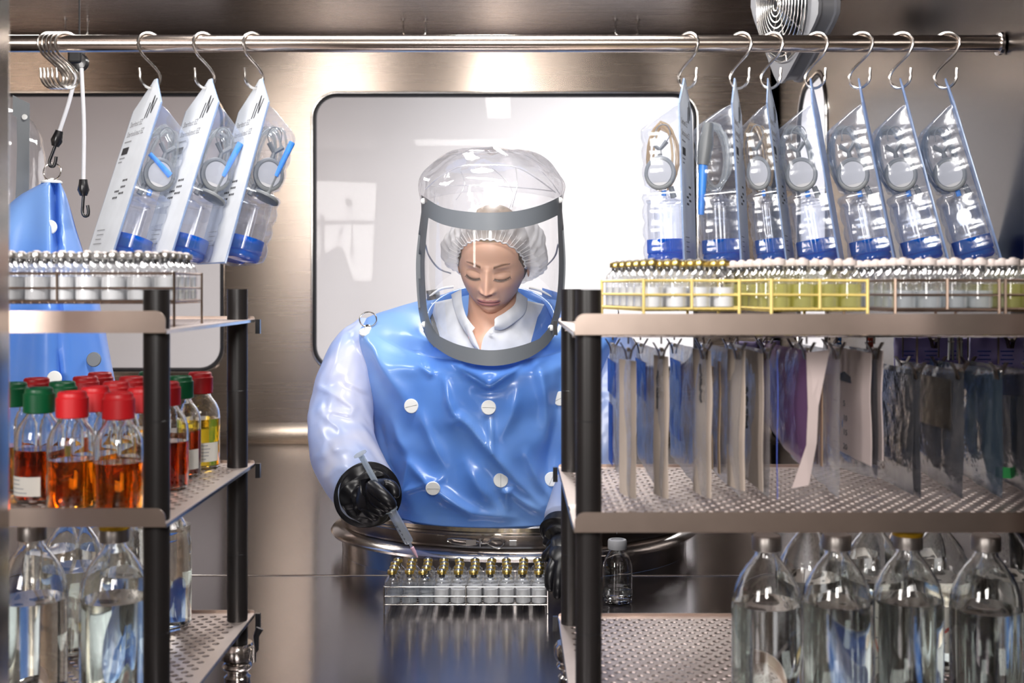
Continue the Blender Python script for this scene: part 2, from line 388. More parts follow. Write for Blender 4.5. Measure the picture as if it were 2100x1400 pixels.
# coved joint of wall and worktop, coved joint of wall and ceiling
def cove(name, y0, z0, r, sy, sz, mat):
    rings = []
    for k in range(9):
        a = PI/2*k/8
        y = y0+sy*(r-r*math.cos(a)) ; z = z0+sz*(r-r*math.sin(a))
        rings.append([Vector((X0, y, z)), Vector((X1, y, z))])
    m = MB(); m.loft(rings, closed=False)
    o = m.build(name, mat); uv_from(o, lambda c: (c.x, c.z)); return struct(o)
cove('trim_1', WY, TZ, COVE, -1, 1, M['wall_steel'])
cove('trim_2', WY, CEIL, 0.05, -1, -1, M['ceiling_steel'])
# ceiling with its row of lamps above the field of view
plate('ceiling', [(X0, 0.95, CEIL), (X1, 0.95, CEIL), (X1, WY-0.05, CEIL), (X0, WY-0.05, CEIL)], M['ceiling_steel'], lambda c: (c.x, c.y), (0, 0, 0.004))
# worktop in two welded plates; the seam is a shallow step
SEAM = 0.59*F/590
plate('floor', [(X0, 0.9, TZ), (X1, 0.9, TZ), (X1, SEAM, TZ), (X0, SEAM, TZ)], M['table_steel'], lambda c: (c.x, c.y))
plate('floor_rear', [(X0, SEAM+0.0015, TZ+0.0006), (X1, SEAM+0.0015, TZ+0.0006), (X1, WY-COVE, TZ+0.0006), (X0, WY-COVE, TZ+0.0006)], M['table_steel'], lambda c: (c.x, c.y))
MB().cyl((X0, SEAM, TZ+0.0004), (X1, SEAM, TZ+0.0004), 0.0016, 8).build('trim_3', M['steel'])['kind'] = 'structure'
# splayed right wall with its own window
def rwx(d): return 0.7915+0.0846*max(0, d-1.8)
def rw(d, z): return Vector((rwx(d), d, z))
W3 = (3.46, 3.985, CZ-0.25, CZ+0.655, 0.16)
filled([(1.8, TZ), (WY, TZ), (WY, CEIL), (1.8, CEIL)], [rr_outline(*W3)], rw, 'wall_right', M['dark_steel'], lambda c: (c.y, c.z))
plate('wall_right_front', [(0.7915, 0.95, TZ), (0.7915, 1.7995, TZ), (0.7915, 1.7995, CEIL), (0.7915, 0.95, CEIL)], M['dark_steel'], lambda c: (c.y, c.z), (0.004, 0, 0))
root = window('window_3', rr_outline(*W3), rw, Vector((1, 0, 0)))
ou = rr_outline(W3[0]+0.004, W3[1]-0.004, W3[2]+0.004, W3[3]-0.004, W3[4]-0.004)
MB().prism([rw(a, b) for a, b in ou], (0.006, 0, 0)).build('window_pane', M['pane'], root, False)
MB().tube([rw(*p)-Vector((0.003, 0, 0)) for p in rr_outline(W3[0]-0.011, W3[1]+0.011, W3[2]-0.011, W3[3]+0.011, W3[4]+0.011)], 0.005, 6, closed=True).build('window_frame', M['steel'], root)
# rounded corner strip of back and right wall
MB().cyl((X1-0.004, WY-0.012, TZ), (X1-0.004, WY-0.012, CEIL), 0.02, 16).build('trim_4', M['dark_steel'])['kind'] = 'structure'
plate('wall_left', [(X0, 0.95, TZ), (X0, WY, TZ), (X0, WY, CEIL), (X0, 0.95, CEIL)], M['wall_steel'], lambda c: (c.y, c.z), (-0.004, 0, 0))
# polished jambs of the transfer port in front of the shelving
def jamb(name, x0, x1, mat):
    m = MB(); m.box(((x0+x1)/2, 1.10, CZ), (abs(x1-x0), 0.2, 1.9)); o = m.build(name, mat, smooth=False); uv_from(o, lambda c: (c.y, c.z))
    b = o.modifiers.new('b', 'BEVEL'); b.width = 0.008; b.segments = 3
    return struct(o)
jamb('wall_front_left', -0.60, -0.5125, M['steel'])
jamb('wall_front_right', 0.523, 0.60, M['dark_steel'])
# white rooms behind the windows
MB().box((0.3, 6.9, CZ), (11, 0.05, 4.2)).build('wall_room_back', M['white_wall'], smooth=False)['kind'] = 'structure'
MB().box((3.6, 4.2, CZ), (0.05, 5.4, 4.2)).build('wall_room_side', M['white_wall'], smooth=False)['kind'] = 'structure'
MB().box((0.3, 5.8, 0.0), (11, 2.4, 0.05)).build('floor_room_back', M['white_wall'], smooth=False)['kind'] = 'structure'

# ------------------------------------------------------------------ wire loops welded to the chamber ceiling
for i, (px, what) in enumerate(((157, 'above the row of empty hooks'), (850, 'near the middle of the rod'), (1285, 'left of the fan'))):
    c = W(px, 40, 4.17); c.z = CEIL
    r = 0.04
    pts = [c+Vector((-r, 0, 0.0)), c+Vector((-r, 0, -0.045))]
    pts += [c+Vector((-r*math.cos(a), 0, -0.045-0.022*math.sin(a))) for a in [PI*k/10 for k in range(1, 10)]]
    pts += [c+Vector((r, 0, -0.045)), c+Vector((r, 0, 0.0))]
    t = thing('ceiling_loop', c, 'bent wire loop hanging from the steel ceiling '+what, 'loop', 'wire loops on the ceiling')
    MB().tube(pts, 0.003, 8).build('wire_loop', M['steel'], t)
    for e in (-r, r): MB().cyl(c+Vector((e, 0, 0.001)), c+Vector((e, 0, -0.006)), 0.008, 12).build('weld_collar', M['steel'], t)

# ------------------------------------------------------------------ hanging rod
RZ = CZ+(590-89.5)/F*1.9; RD = 1.9; RR = 0.0139
t = thing('hanging_rod', (0.0, RD, RZ), 'long polished steel rod across the top carrying the hooks', 'rod')
MB().cyl((-1.4, RD, RZ), (rwx(RD)-0.006, RD, RZ), RR, 40).build('rod', M['rod_steel'], t)
MB().lathe([(0.016, 0), (0.019, 0.001), (0.019, 0.006), (0.016, 0.008)], (rwx(RD)-0.012, RD, RZ), 24, (1, 0, 0)).build('end_flange', M['steel'], t)

def hook_pts(th, sgn):
    a = Vector((sgn*math.sin(th), -math.cos(th), 0)); P = []
    rt, rb = RR/math.cos(th)+0.0032, 0.0185; rz = 0.0170; zc, zb = 0.0, -0.0535
    for k in range(0, 13):
        ang = math.radians(200-k*200/12*1.0) ; P.append((rt*math.cos(ang), zc+rz*math.sin(ang)))
    P.append((rt*0.98, -0.007)); P.append((0.014, -0.020)); P.append((-0.004, -0.034)); P.append((-0.0145, -0.044))
    for k in range(0, 11):
        ang = math.radians(175+k*195/10); P.append((rb*math.cos(ang), zb-0.0005+rb*math.sin(ang)))
    P.append((0.0195, zb+0.0115))
    return [a*p[0]+Vector((0, 0, p[1])) for p in P]
def make_hook(px, th, sgn, label, group, dz=0):
    c = Vector(((px-1050)/F*RD, RD, RZ+0.0003+dz))
    o = MB().tube([c+p for p in smooth_path(hook_pts(th, sgn), 3)], 0.0023, 8).build('s_hook', M['wire'])
    # put the origin at the rod
    o.data.transform(Matrix.Translation(-c)); o.location = c
    return tag(o, label, 'hook', group)
for i, (px, th, ) in enumerate(((107, 46), (114, 44), (121, 42), (129, 40), (139, 42))):
    make_hook(px, math.radians(th), -1, ORD[i].capitalize()+' from the left of the bunched empty steel hooks on the rod', 'empty S-hooks bunched on the rod')
LH = [(308, 42), (420, 41), (521, 40)]
RH = [(1410, 42), (1517, 44), (1581, 44), (1672, 44), (1763, 45), (1846, 43), (1939, 45)]
for i, (px, th) in enumerate(LH):
    make_hook(px, math.radians(th), -1, 'steel S-hook holding the %s white-lidded kit from the left' % ORD[i], 'S-hooks holding kits')
for i, (px, th) in enumerate(RH):
    make_hook(px, math.radians(th), 1, 'steel S-hook holding the %s blue-capped kit over the right trolley' % ORD[i], 'S-hooks holding kits')

# ------------------------------------------------------------------ shelf trolleys
def perforated(x0, x1, y0, y1, z, px=0.019, py=0.0135, hr=0.0054):
    m = MB(); ny = int((y1-y0-0.02)/py); ys = (y1-y0-ny*py)/2
    oct_ = [(math.cos(PI/8+k*PI/4), math.sin(PI/8+k*PI/4)) for k in range(8)]
    def quad(a, b, c, d): m.add([(a, c, z), (b, c, z), (b, d, z), (a, d, z)], [(0, 1, 2, 3)])
    quad(x0, x1, y0, y0+ys); quad(x0, x1, y1-ys, y1)
    nx = int((x1-x0-0.03)/px); 
    for j in range(ny):
        ya = y0+ys+j*py; yb = ya+py; off = (x1-x0-nx*px)/2+(px/4 if j % 2 else -px/4)
        quad(x0, x0+off, ya, yb); quad(x0+off+nx*px, x1, ya, yb)
        for i in range(nx):
            a = x0+off+i*px; b = a+px; cx_ = (a+b)/2; cy_ = (ya+yb)/2; my = cy_; mx = cx_
            B = [(b, yb), (mx, yb), (a, yb), (a, my), (a, ya), (mx, ya), (b, ya), (b, my)]
            H = [(cx_+hr*math.cos(PI/4*k+PI/4), cy_+hr*math.sin(PI/4*k+PI/4)) for k in range(8)]
            vs = [(p[0], p[1], z) for p in B]+[(p[0], p[1], z) for p in H]
            m.add(vs, [(k, (k+1) % 8, 8+(k+1) % 8, 8+k) for k in range(8)])
    return m
def lip(m, x0, x1, y, z0, z1, r=0.012, th=0.0016):
    pts = [(x0, z0), (x1, z0)]
    for k in range(7):
        a = PI/2*k/6; pts.append((x1-r+r*math.cos(a), z1-r+r*math.sin(a)))
    for k in range(7):
        a = PI/2+PI/2*k/6; pts.append((x0+r+r*math.cos(a), z1-r+r*math.sin(a)))
    m.prism([(x, y, z) for x, z in pts], (0, th, 0))
DF, DR, Y0, Y1 = 1.36, 1.76, 1.335, 1.80
def trolley(name, xin, xout, levels, label, feet):
    """xin: the aisle side; levels: list of (lip top z, tray z)"""
    x0, x1 = min(xin, xout), max(xin, xout); sg = 1 if xout > xin else -1
    t = thing(name, (xin, 1.57, TZ), label, 'trolley')
    pin = xin+sg*0.0175
    for x in (pin, xout-sg*0.02):
        for y in (DF, DR):
            m = MB(); m.cyl((x, y, TZ+0.02 if y == DR else TZ+0.02), (x, y, CZ-0.002), 0.0152, 32)
            p = m.build('post', M['black_tube'], t)
            for zz in (CZ-0.155, CZ-0.40): MB().lathe([(0.0150, 0), (0.01535, 0.0004), (0.01535, 0.0012), (0.0150, 0.0016)], (x, y, zz), 32).build('joint_ring', M['black_plastic'], p)
            f = MB().lathe([(0.0, 0), (0.019, 0), (0.020, 0.006), (0.0155, 0.010), (0.0155, 0.014), (0.021, 0.018), (0.023, 0.022), (0.021, 0.026), (0.0155, 0.030)], (x, y, TZ+0.0005), 28).build('foot_clamp', M['steel'], t)
    for zt, zs in levels:
        s = perforated(x0, x1, Y0+0.0016, Y1-0.0016, CZ+zs).build('shelf_tray', M['tray_steel'], t, smooth=False)
        so = s.modifiers.new('thickness', 'SOLIDIFY'); so.thickness = 0.0018; so.offset = 1
        m = MB(); lip(m, x0, x1, Y0, CZ+zs-0.002, CZ+zt); l = m.build('front_lip', M['shelf_steel'], t, smooth=False)
        m = MB(); lip(m, x0, x1, Y1-0.0016, CZ+zs-0.001, CZ+zs+0.006, 0.004); m.build('rear_lip', M['shelf_steel'], t, smooth=False)
        m = MB(); m.box((xin, (Y0+Y1)/2, CZ+zs-0.0010), (0.002, Y1-Y0-0.004, 0.004)); m.build('side_edge', M['steel'], t, smooth=False)
        m = MB()
        for y in (Y1-0.012,):
            m.box((xin-sg*0.005, y+0.012, CZ+zs-0.010), (0.007, 0.008, 0.022))
        m.build('corner_end_cap', M['black_plastic'], t, smooth=False)
    return t
LL = [(-0.0262, -0.0495), (-0.2514, -0.2709), (-0.478, -0.501)]
RL = [(-0.0295, -0.0517), (-0.2560, -0.2770), (-0.483, -0.506)]
tl = trolley('shelf_trolley', -0.3955, -0.92, LL, 'three-shelf steel trolley with black posts on the left, amber bottles on it', True)
tr = trolley('shelf_trolley', 0.0715, 0.786, RL, 'three-shelf steel trolley with black posts on the right, bags hanging inside', True)
# quick clamp with lever round the foot of the left trolley's inner rear post
cpos = Vector((-0.413, DR, TZ+0.045))
k = thing('pipe_clamp', cpos, 'round steel quick clamp with black lever at the foot of left trolley rear post', 'clamp')
MB().lathe([(0.0156, -0.012), (0.024, -0.012), (0.026, -0.006), (0.026, 0.006), (0.022, 0.012), (0.0156, 0.012)], cpos, 32).build('band', M['steel'], k)
MB().tube([cpos+Vector((0.022, -0.01, -0.008)), cpos+Vector((0.031, -0.008, 0.004)), cpos+Vector((0.029, -0.004, 0.022)), cpos+Vector((0.034, -0.002, 0.034))], [0.003, 0.003, 0.0045, 0.006], 8).build('lever', M['black_plastic'], k)
MB().cyl(cpos+Vector((0.027, -0.01, -0.014)), cpos+Vector((0.027, -0.01, 0.010)), 0.0035, 10).build('bolt', M['steel'], k)
cpos = Vector((0.0715+0.0175, DR, TZ+0.045))
k = thing('pipe_clamp', cpos, 'round steel quick clamp at the foot of right trolley rear post', 'clamp')
MB().lathe([(0.0156, -0.012), (0.024, -0.012), (0.026, -0.006), (0.026, 0.006), (0.022, 0.012), (0.0156, 0.012)], cpos, 32).build('band', M['steel'], k)

# ------------------------------------------------------------------ vials and wire racks
def vial_proto(name, capmat, contents, level, label, domemat):
    t = thing(name, (0, 0, 0), label, 'vial')
    MB().lathe([(0, 0), (0.0118, 0), (0.0142, 0.0018), (0.0144, 0.036), (0.0138, 0.040), (0.0108, 0.0445), (0.0070, 0.0475), (0.0062, 0.050), (0.0062, 0.053)], n=20).build('glass_body', M['vial_glass'], t)
    MB().lathe([(0.0056, 0.0465), (0.0056, 0.0535), (0.0066, 0.0538)], n=12).build('stopper', M['stopper'], t)
    MB().lathe([(0.0068, 0.0525), (0.0083, 0.0528), (0.0086, 0.0545), (0.0086, 0.0578), (0.0078, 0.0595), (0.005, 0.0598), (0.0049, 0.0594), (0, 0.0594)], n=20).build('crimp_cap', capmat, t)
    MB().lathe([(0.0048, 0.0594), (0.0042, 0.0612), (0.002, 0.0620), (0, 0.0622)], n=14).build('cap_centre', domemat, t)
    if contents is not None:
        MB().lathe([(0, 0.0006), (0.0112, 0.0006), (0.0134, 0.0022), (0.0136, level), (0, level-0.0006)], n=20).build('contents', contents, t)
    return t
P = {}
P['gold'] = vial_proto('vial', M['gold'], M['powder'], 0.026, '', M['silver'])
P['pale'] = vial_proto('vial', M['gold'], M['pale_liquid'], 0.013, '', M['silver'])
P['peach'] = vial_proto('vial', M['silver'], M['powder'], 0.030, '', M['peach_cap'])
P['white_yellow'] = vial_proto('vial', M['peach_cap'], M['yellow_vial'], 0.030, '', M['peach_cap'])
P['white_clear'] = vial_proto('vial', M['peach_cap'], M['pale_liquid'], 0.022, '', M['peach_cap'])
USED = set()
def put(proto, loc, rot=(0, 0, 0), label='', group=None, cat=None):
    if proto.name not in USED: USED.add(proto.name); KIDS[proto.name] = [c for c in bpy.data.objects if c.parent == proto]; o = proto
    else: o = copy_tree(proto)
    o.location = loc; o.rotation_euler = rot; o['label'] = label
    if group: o['group'] = group
    return o
def wire_rack(name, org, yaw, nc, nr, pitch, hs, mat, label, wr=0.0012, back=0.004):
    """org: front left corner at foot level; hs: heights of bottom, middle, top wires"""
    t = thing(name, org, label, 'rack'); R = Matrix.Rotation(yaw, 3, 'Z')
    def q(x, y, z): return Vector(org)+R @ Vector((x, y, z))
    w_, d_ = nc*pitch, nr*pitch
    for h in hs:
        MB().tube([q(0, 0, h), q(w_, 0, h), q(w_, d_, h), q(0, d_, h)], wr*1.15, 6, closed=True).build('frame_wire', mat, t)
    for x, y in ((0, 0), (w_, 0), (w_, d_), (0, d_), (w_/2, 0), (w_/2, d_)):
        MB().cyl(q(x, y, 0 if x != w_/2 else hs[0]), q(x, y, hs[2]+0.002), wr*1.4, 6).build('upright', mat, t)
    m = MB()
    for i in range(nc*3): m.cyl(q(w_*(i+0.5)/(nc*3), 0, hs[0]-0.0012), q(w_*(i+0.5)/(nc*3), d_, hs[0]-0.0012), wr*0.6, 5)
    for j in range(nr*2): m.cyl(q(0, d_*(j+0.5)/(nr*2), hs[0]-0.0026), q(w_, d_*(j+0.5)/(nr*2), hs[0]-0.0026), wr*0.6, 5)
    m.build('base_grid', mat, t, smooth=False)['kind'] = 'stuff'
    for i in range(1, nc): MB().cyl(q(i*pitch, 0, hs[2]), q(i*pitch, d_, hs[2]), wr*0.7, 5).build('divider', mat, t)
    return t, [[q((i+0.5)*pitch, (j+0.5)*pitch, hs[0]+0.0002) for i in range(nc)] for j in range(nr)]
ROWS = ['front row', 'second row', 'third row', 'back row', 'fifth row', 'sixth row']
# the rack being filled on the worktop
cx0 = -0.217-0.0148; pitch = 0.02966
t, spots = wire_rack('wire_rack', Vector((cx0, 2.12, TZ+0.001)), 0.0, 10, 4, pitch, (0.015, 0.030, 0.047), M['wire'], 'silver wire rack of forty gold-capped vials on the worktop', 0.0011)
for j in range(4):
    for i in range(10):
        p = spots[j][i].copy(); p.x += random.uniform(-.001, .001)
        rot = (0, 0, random.uniform(0, 3))
        if (j, i) == (0, 2): rot = (0, math.radians(-7), 0); p.x += 0.0028
        else: rot = (math.radians(random.uniform(-1.2, 1.2)), math.radians(random.uniform(-1.5, 1.5)), 0)
        pr = P['pale'] if (i < 3) else P['gold']
        put(pr, p, rot, 'gold-capped vial, %s, %s from the left, in the rack on the worktop' % (ROWS[j], ORD[i]), 'gold-capped vials in the worktop rack')
# left trolley top shelf
zt = CZ-0.0495+0.0022
t, spots = wire_rack('wire_rack', Vector((-0.41-9*0.0316, 1.42, zt)), 0.0, 9, 4, 0.0316, (0.031, 0.047, 0.065), M['brown_wire'], 'brown wire rack of silver-capped vials on the left trolley top', 0.0012)
for j in range(4):
    for i in range(9):
        p = spots[j][i].copy()
        if (p.x/p.y*F+1050) < -40: continue
        put(P['peach'], p+Vector((random.uniform(-.001, .001), 0, 0)), (0, 0, 0), 'silver-capped vial, %s, %s from the right, on the left trolley top' % (ROWS[j], ORD[8-i]), 'silver-capped vials on the left trolley')
# right trolley top shelf
zt = CZ-0.0517+0.0022
specs = [(1320, 1.43, 0.20, 4, 6, 0.031, 'yellow_wire', 'gold', 'gold-capped vial', 'yellow wire rack of gold-capped vials at the left end of right trolley top', 'yellow rack nearest the post'),
         (1582, 1.41, 0.17, 4, 6, 0.031, 'yellow_wire', 'white_yellow', 'pale-capped vial of yellow liquid', 'yellow wire rack holding vials of yellow liquid on right trolley top', 'second yellow rack'),
         (1836, 1.395, 0.04, 4, 6, 0.0315, 'brown_wire', 'white_clear', 'pale-capped vial of clear liquid', 'brown wire rack of clear pale-capped vials on right trolley top', 'brown rack'),
         (2062, 1.40, 0.0, 4, 5, 0.0315, 'brown_wire', 'white_yellow', 'pale-capped vial of yellow liquid', 'brown wire rack with yellow liquid at the right picture edge', 'rack at picture edge')]
for (px, d, yaw, nc, nr, pt, wm, pr, vn, rl, where) in specs:
    org = Vector(((px-1050)/F*d, d, zt))
    t, spots = wire_rack('wire_rack', org, yaw, nc, nr, pt, (0.024, 0.041, 0.0585), M[wm], rl, 0.0014)
    for j in range(nr):
        for i in range(nc):
            p = spots[j][i]
            if (p.x/p.y*F+1050) > 2160: continue
            put(P[pr], p, (0, 0, 0), '%s, %s row, %s from left, %s' % (vn, ORD[j], ORD[i], where), vn+'s '+where)

# ------------------------------------------------------------------ media bottles (screw cap) and infusion bottles (crimp cap)
def lathe_shell(outer, th, zb):
    inner = [(max(0.0005, r-th), max(z, zb)) for r, z in outer if r > th*1.2]
    inner = [(0, zb)]+[p for p in inner if p[1] >= zb]
    prof = outer+inner[::-1]
    return prof
def media_bottle(cap, liq, level, label):
    t = thing('media_bottle', (0, 0, 0), label, 'bottle')
    outer = [(0, 0.001), (0.020, 0), (0.0275, 0.0015), (0.0295, 0.005), (0.0295, 0.078), (0.0285, 0.086), (0.0245, 0.096), (0.0185, 0.104), (0.0155, 0.109), (0.0150, 0.113), (0.0150, 0.138)]
    MB().lathe(lathe_shell(outer, 0.0018, 0.003), n=36).build('glass_body', M['glass'], t)
    MB().lathe([(0, 0.0034), (0.024, 0.0034), (0.0276, 0.006), (0.0280, level), (0, level)], n=36).build('liquid', liq, t)
    m = MB(); n = 48; prof = [(0.0172, 0.111), (0.0186, 0.112), (0.0188, 0.135), (0.0172, 0.137), (0.0170, 0.141), (0.0150, 0.143), (0.0125, 0.1430), (0.0115, 0.1415), (0, 0.1415)]
    rings = []
    for r, z in prof:
        rings.append([Vector(((r+(0.0004 if (k % 2 and 0.111 < z < 0.136 and r > 0.018) else 0))*math.cos(2*PI*k/n), (r+(0.0004 if (k % 2 and 0.111 < z < 0.136 and r > 0.018) else 0))*math.sin(2*PI*k/n), z)) for k in range(n)])
    m.loft(rings); m.build('screw_cap', cap, t)
    return t
def bottle_label(t, r, z0, z1, a0, a1, lines=4):
    m = MB(); n = 12
    ring = lambda z, rr: [Vector((rr*math.cos(a0+(a1-a0)*k/n), rr*math.sin(a0+(a1-a0)*k/n), z)) for k in range(n+1)]
    m.loft([ring(z0, r), ring(z1, r)], closed=False); o = m.build('paper_label', M['paper'], t)
    m = MB()
    for q in range(lines):
        zc = z1-(z1-z0)*(q+0.8)/(lines+0.6); b = a0+(a1-a0)*0.08; e = a0+(a1-a0)*random.uniform(0.4, 0.7)
        rg = lambda z: [Vector(((r+0.0003)*math.cos(b+(e-b)*k/6), (r+0.0003)*math.sin(b+(e-b)*k/6), z)) for k in range(7)]
        m.loft([rg(zc-0.0006), rg(zc+0.0006)], closed=False)
    m.build('print', M['grey_ink'], o)
BM = [  # px, d, cap, liquid, level, label flag, description
 (243, 1.41, 'red', 'amber', 0.060, 0, 'amber media bottle with red cap right beside the front black post'),
 (148, 1.425, 'red', 'amber', 0.061, 0, 'amber media bottle with red cap at the shelf front, left of its twin'),
 (80, 1.48, 'green', 'brown', 0.066, 1, 'dark brown media bottle with green cap and white label at the front'),
 (290, 1.487, 'red', 'amber', 0.060, 0, 'red-capped media bottle half hidden behind the front black post'),
 (195, 1.50, 'red', 'amber', 0.060, 0, 'red-capped media bottle in the gap between the two front amber ones'),
 (128, 1.575, 'green', 'amber', 0.060, 0, 'green-capped media bottle behind the dark one with the label'),
 (75, 1.64, 'red', 'brown', 0.060, 0, 'red-capped media bottle left of the second green cap'),
 (28, 1.56, 'green', 'amber', 0.060, 0, 'green-capped media bottle cut off by the left jamb'),
 (238, 1.575, 'red', 'amber', 0.060, 0, 'red-capped media bottle in the third row behind the front pair'),
 (175, 1.665, 'red', 'amber', 0.060, 0, 'red-capped media bottle just below the hanging blue suit'),
 (270, 1.665, 'red', 'amber', 0.060, 0, 'red-capped media bottle near the window edge in the fourth row'),
 (205, 1.745, 'red', 'brown', 0.060, 0, 'farthest red-capped media bottle of the crowd left of the post'),
 (309, 1.765, 'green', 'amber', 0.060, 0, 'green-capped media bottle peeping out left of the front post'),
 (341, 1.572, 'red', 'brown', 0.064, 0, 'red-capped dark bottle standing behind the front black post'),
 (369, 1.675, 'green', 'brown', 0.066, 2, 'dark brown media bottle with green cap and label right of the post'),
 (410, 1.752, 'red', 'yellow', 0.074, 2, 'bright yellow media bottle with red cap beside the rear post')]
zs = CZ-0.2709+0.0020
for px, d, cp, lq, lv, lab, desc in BM:
    t = media_bottle(M[cp+'_cap'], M[lq], lv, desc); t['group'] = 'media bottles on the left trolley'
    if lab == 1: bottle_label(t, 0.0298, 0.010, 0.034, math.radians(-160), math.radians(-65))
    if lab == 2: bottle_label(t, 0.0298, 0.012, 0.040, math.radians(-110), math.radians(-15), 5)
    t.location = ((px-1050)/F*d, d, zs)
def infusion(level, label, capm, ring=False):
    t = thing('infusion_bottle', (0, 0, 0), label, 'bottle')
    outer = [(0, 0.003), (0.028, 0.0), (0.038, 0.002), (0.0418, 0.008), (0.0422, 0.118), (0.0412, 0.130), (0.0375, 0.144), (0.0315, 0.157), (0.0240, 0.168), (0.0175, 0.176), (0.0140, 0.182), (0.0136, 0.190), (0.0136, 0.196)]
    MB().lathe(lathe_shell(outer, 0.0022, 0.005), n=40).build('glass_body', M['glass'], t)
    MB().lathe([(0, 0.0055), (0.032, 0.0055), (0.0396, 0.009), (0.0403, level), (0, level)], n=40).build('liquid', M['water'], t)
    MB().lathe([(0.0150, 0.187), (0.0172, 0.1875), (0.0174, 0.190), (0.0174, 0.203), (0.0160, 0.2055), (0.006, 0.2055), (0, 0.2050)], n=30).build('crimp_cap', capm, t)
    if ring: MB().lathe([(0.0172, 0.2025), (0.0185, 0.203), (0.0185, 0.207), (0.0150, 0.209), (0, 0.209)], n=30).build('cap_ring', M['yellow_cap'], t)
    return t
IB = [(66, 1.45, -0.501, 0.115, 0, 'clear infusion bottle cut off by the left jamb, lower shelf'),
      (235, 1.44, -0.501, 0.118, 1, 'clear infusion bottle with yellow ring beside the left front post'),
      (150, 1.60, -0.501, 0.118, 0, 'clear infusion bottle between the two front ones on the left lower shelf'),
      (268, 1.575, -0.501, 0.118, 0, 'clear infusion bottle behind the yellow-ringed one, left lower shelf'),
      (100, 1.71, -0.501, 0.118, 0, 'rear infusion bottle at the left of the left lower shelf'),
      (222, 1.735, -0.501, 0.118, 0, 'rear middle infusion bottle on the left lower shelf'),
      (333, 1.722, -0.501, 0.150, 0, 'tall-filled infusion bottle seen right of the left front post'),
      (1572, 1.415, -0.506, 0.124, 0, 'clear infusion bottle, leftmost of the front four on the right'),
      (1716, 1.42, -0.506, 0.124, 0, 'clear infusion bottle, second from left of the front four'),
      (1862, 1.425, -0.506, 0.126, 1, 'clear infusion bottle with yellow cap ring on the right'),
      (2022, 1.415, -0.506, 0.118, 0, 'clear infusion bottle with dark cap at the right edge'),
      (1660, 1.56, -0.506, 0.12, 0, 'second-row infusion bottle seen between first and second front ones'),
      (1790, 1.56, -0.506, 0.12, 0, 'second-row infusion bottle seen left of the yellow-ringed one'),
      (1925, 1.56, -0.506, 0.12, 2, 'second-row infusion bottle with red-striped label right of yellow ring'),
      (2060, 1.57, -0.506, 0.12, 0, 'second-row infusion bottle at the right edge'),
      (1745, 1.70, -0.506, 0.12, 0, 'rear infusion bottle on the right, left one of the pair'),
      (1880, 1.70, -0.506, 0.12, 0, 'rear infusion bottle on the right, right one of the pair')]
for px, d, z, lv, fl, desc in IB:
    t = infusion(lv, desc, M['cap_metal'], fl == 1); t.location = ((px-1050)/F*d, d, CZ+z+0.0020); t['group'] = 'infusion bottles on the lower shelves'
    if fl == 2:
        t.location = (0, 0, 0); bottle_label(t, 0.0425, 0.03, 0.09, math.radians(-120), math.radians(-75), 3)
        m = MB(); m.loft([[Vector((0.0428*math.cos(a), 0.0428*math.sin(a), 0.045+0.03*(a+2.1)+dz)) for a in np.linspace(-2.05, -1.35, 8)] for dz in (0, 0.005)], closed=False)
        m.build('red_stripe', M['red'], t); t.location = ((px-1050)/F*d, d, CZ+z+0.0020)
# small bottle on the worktop behind the right trolley
p = Vector(((1266-1050)/F*2.2, 2.2, TZ+0.0008))
t = thing('serum_bottle', (0, 0, 0), 'small clear bottle with grey crimp cap on the worktop behind right trolley', 'bottle')
outer = [(0, 0.002), (0.020, 0), (0.0265, 0.0015), (0.0282, 0.006), (0.0282, 0.062), (0.0268, 0.072), (0.0225, 0.084), (0.0165, 0.093), (0.0128, 0.098), (0.0122, 0.106)]
MB().lathe(lathe_shell(outer, 0.0016, 0.003), n=32).build('glass_body', M['glass'], t)
MB().lathe([(0, 0.0034), (0.022, 0.0034), (0.0265, 0.006), (0.0269, 0.026), (0, 0.026)], n=32).build('liquid', M['water'], t)
MB().lathe([(0.0135, 0.099), (0.0178, 0.0995), (0.0180, 0.102), (0.0180, 0.114), (0.0165, 0.1165), (0.012, 0.1165), (0.0115, 0.1150), (0, 0.1150)], n=30).build('crimp_cap', M['light_grey'], t)
t.location = p
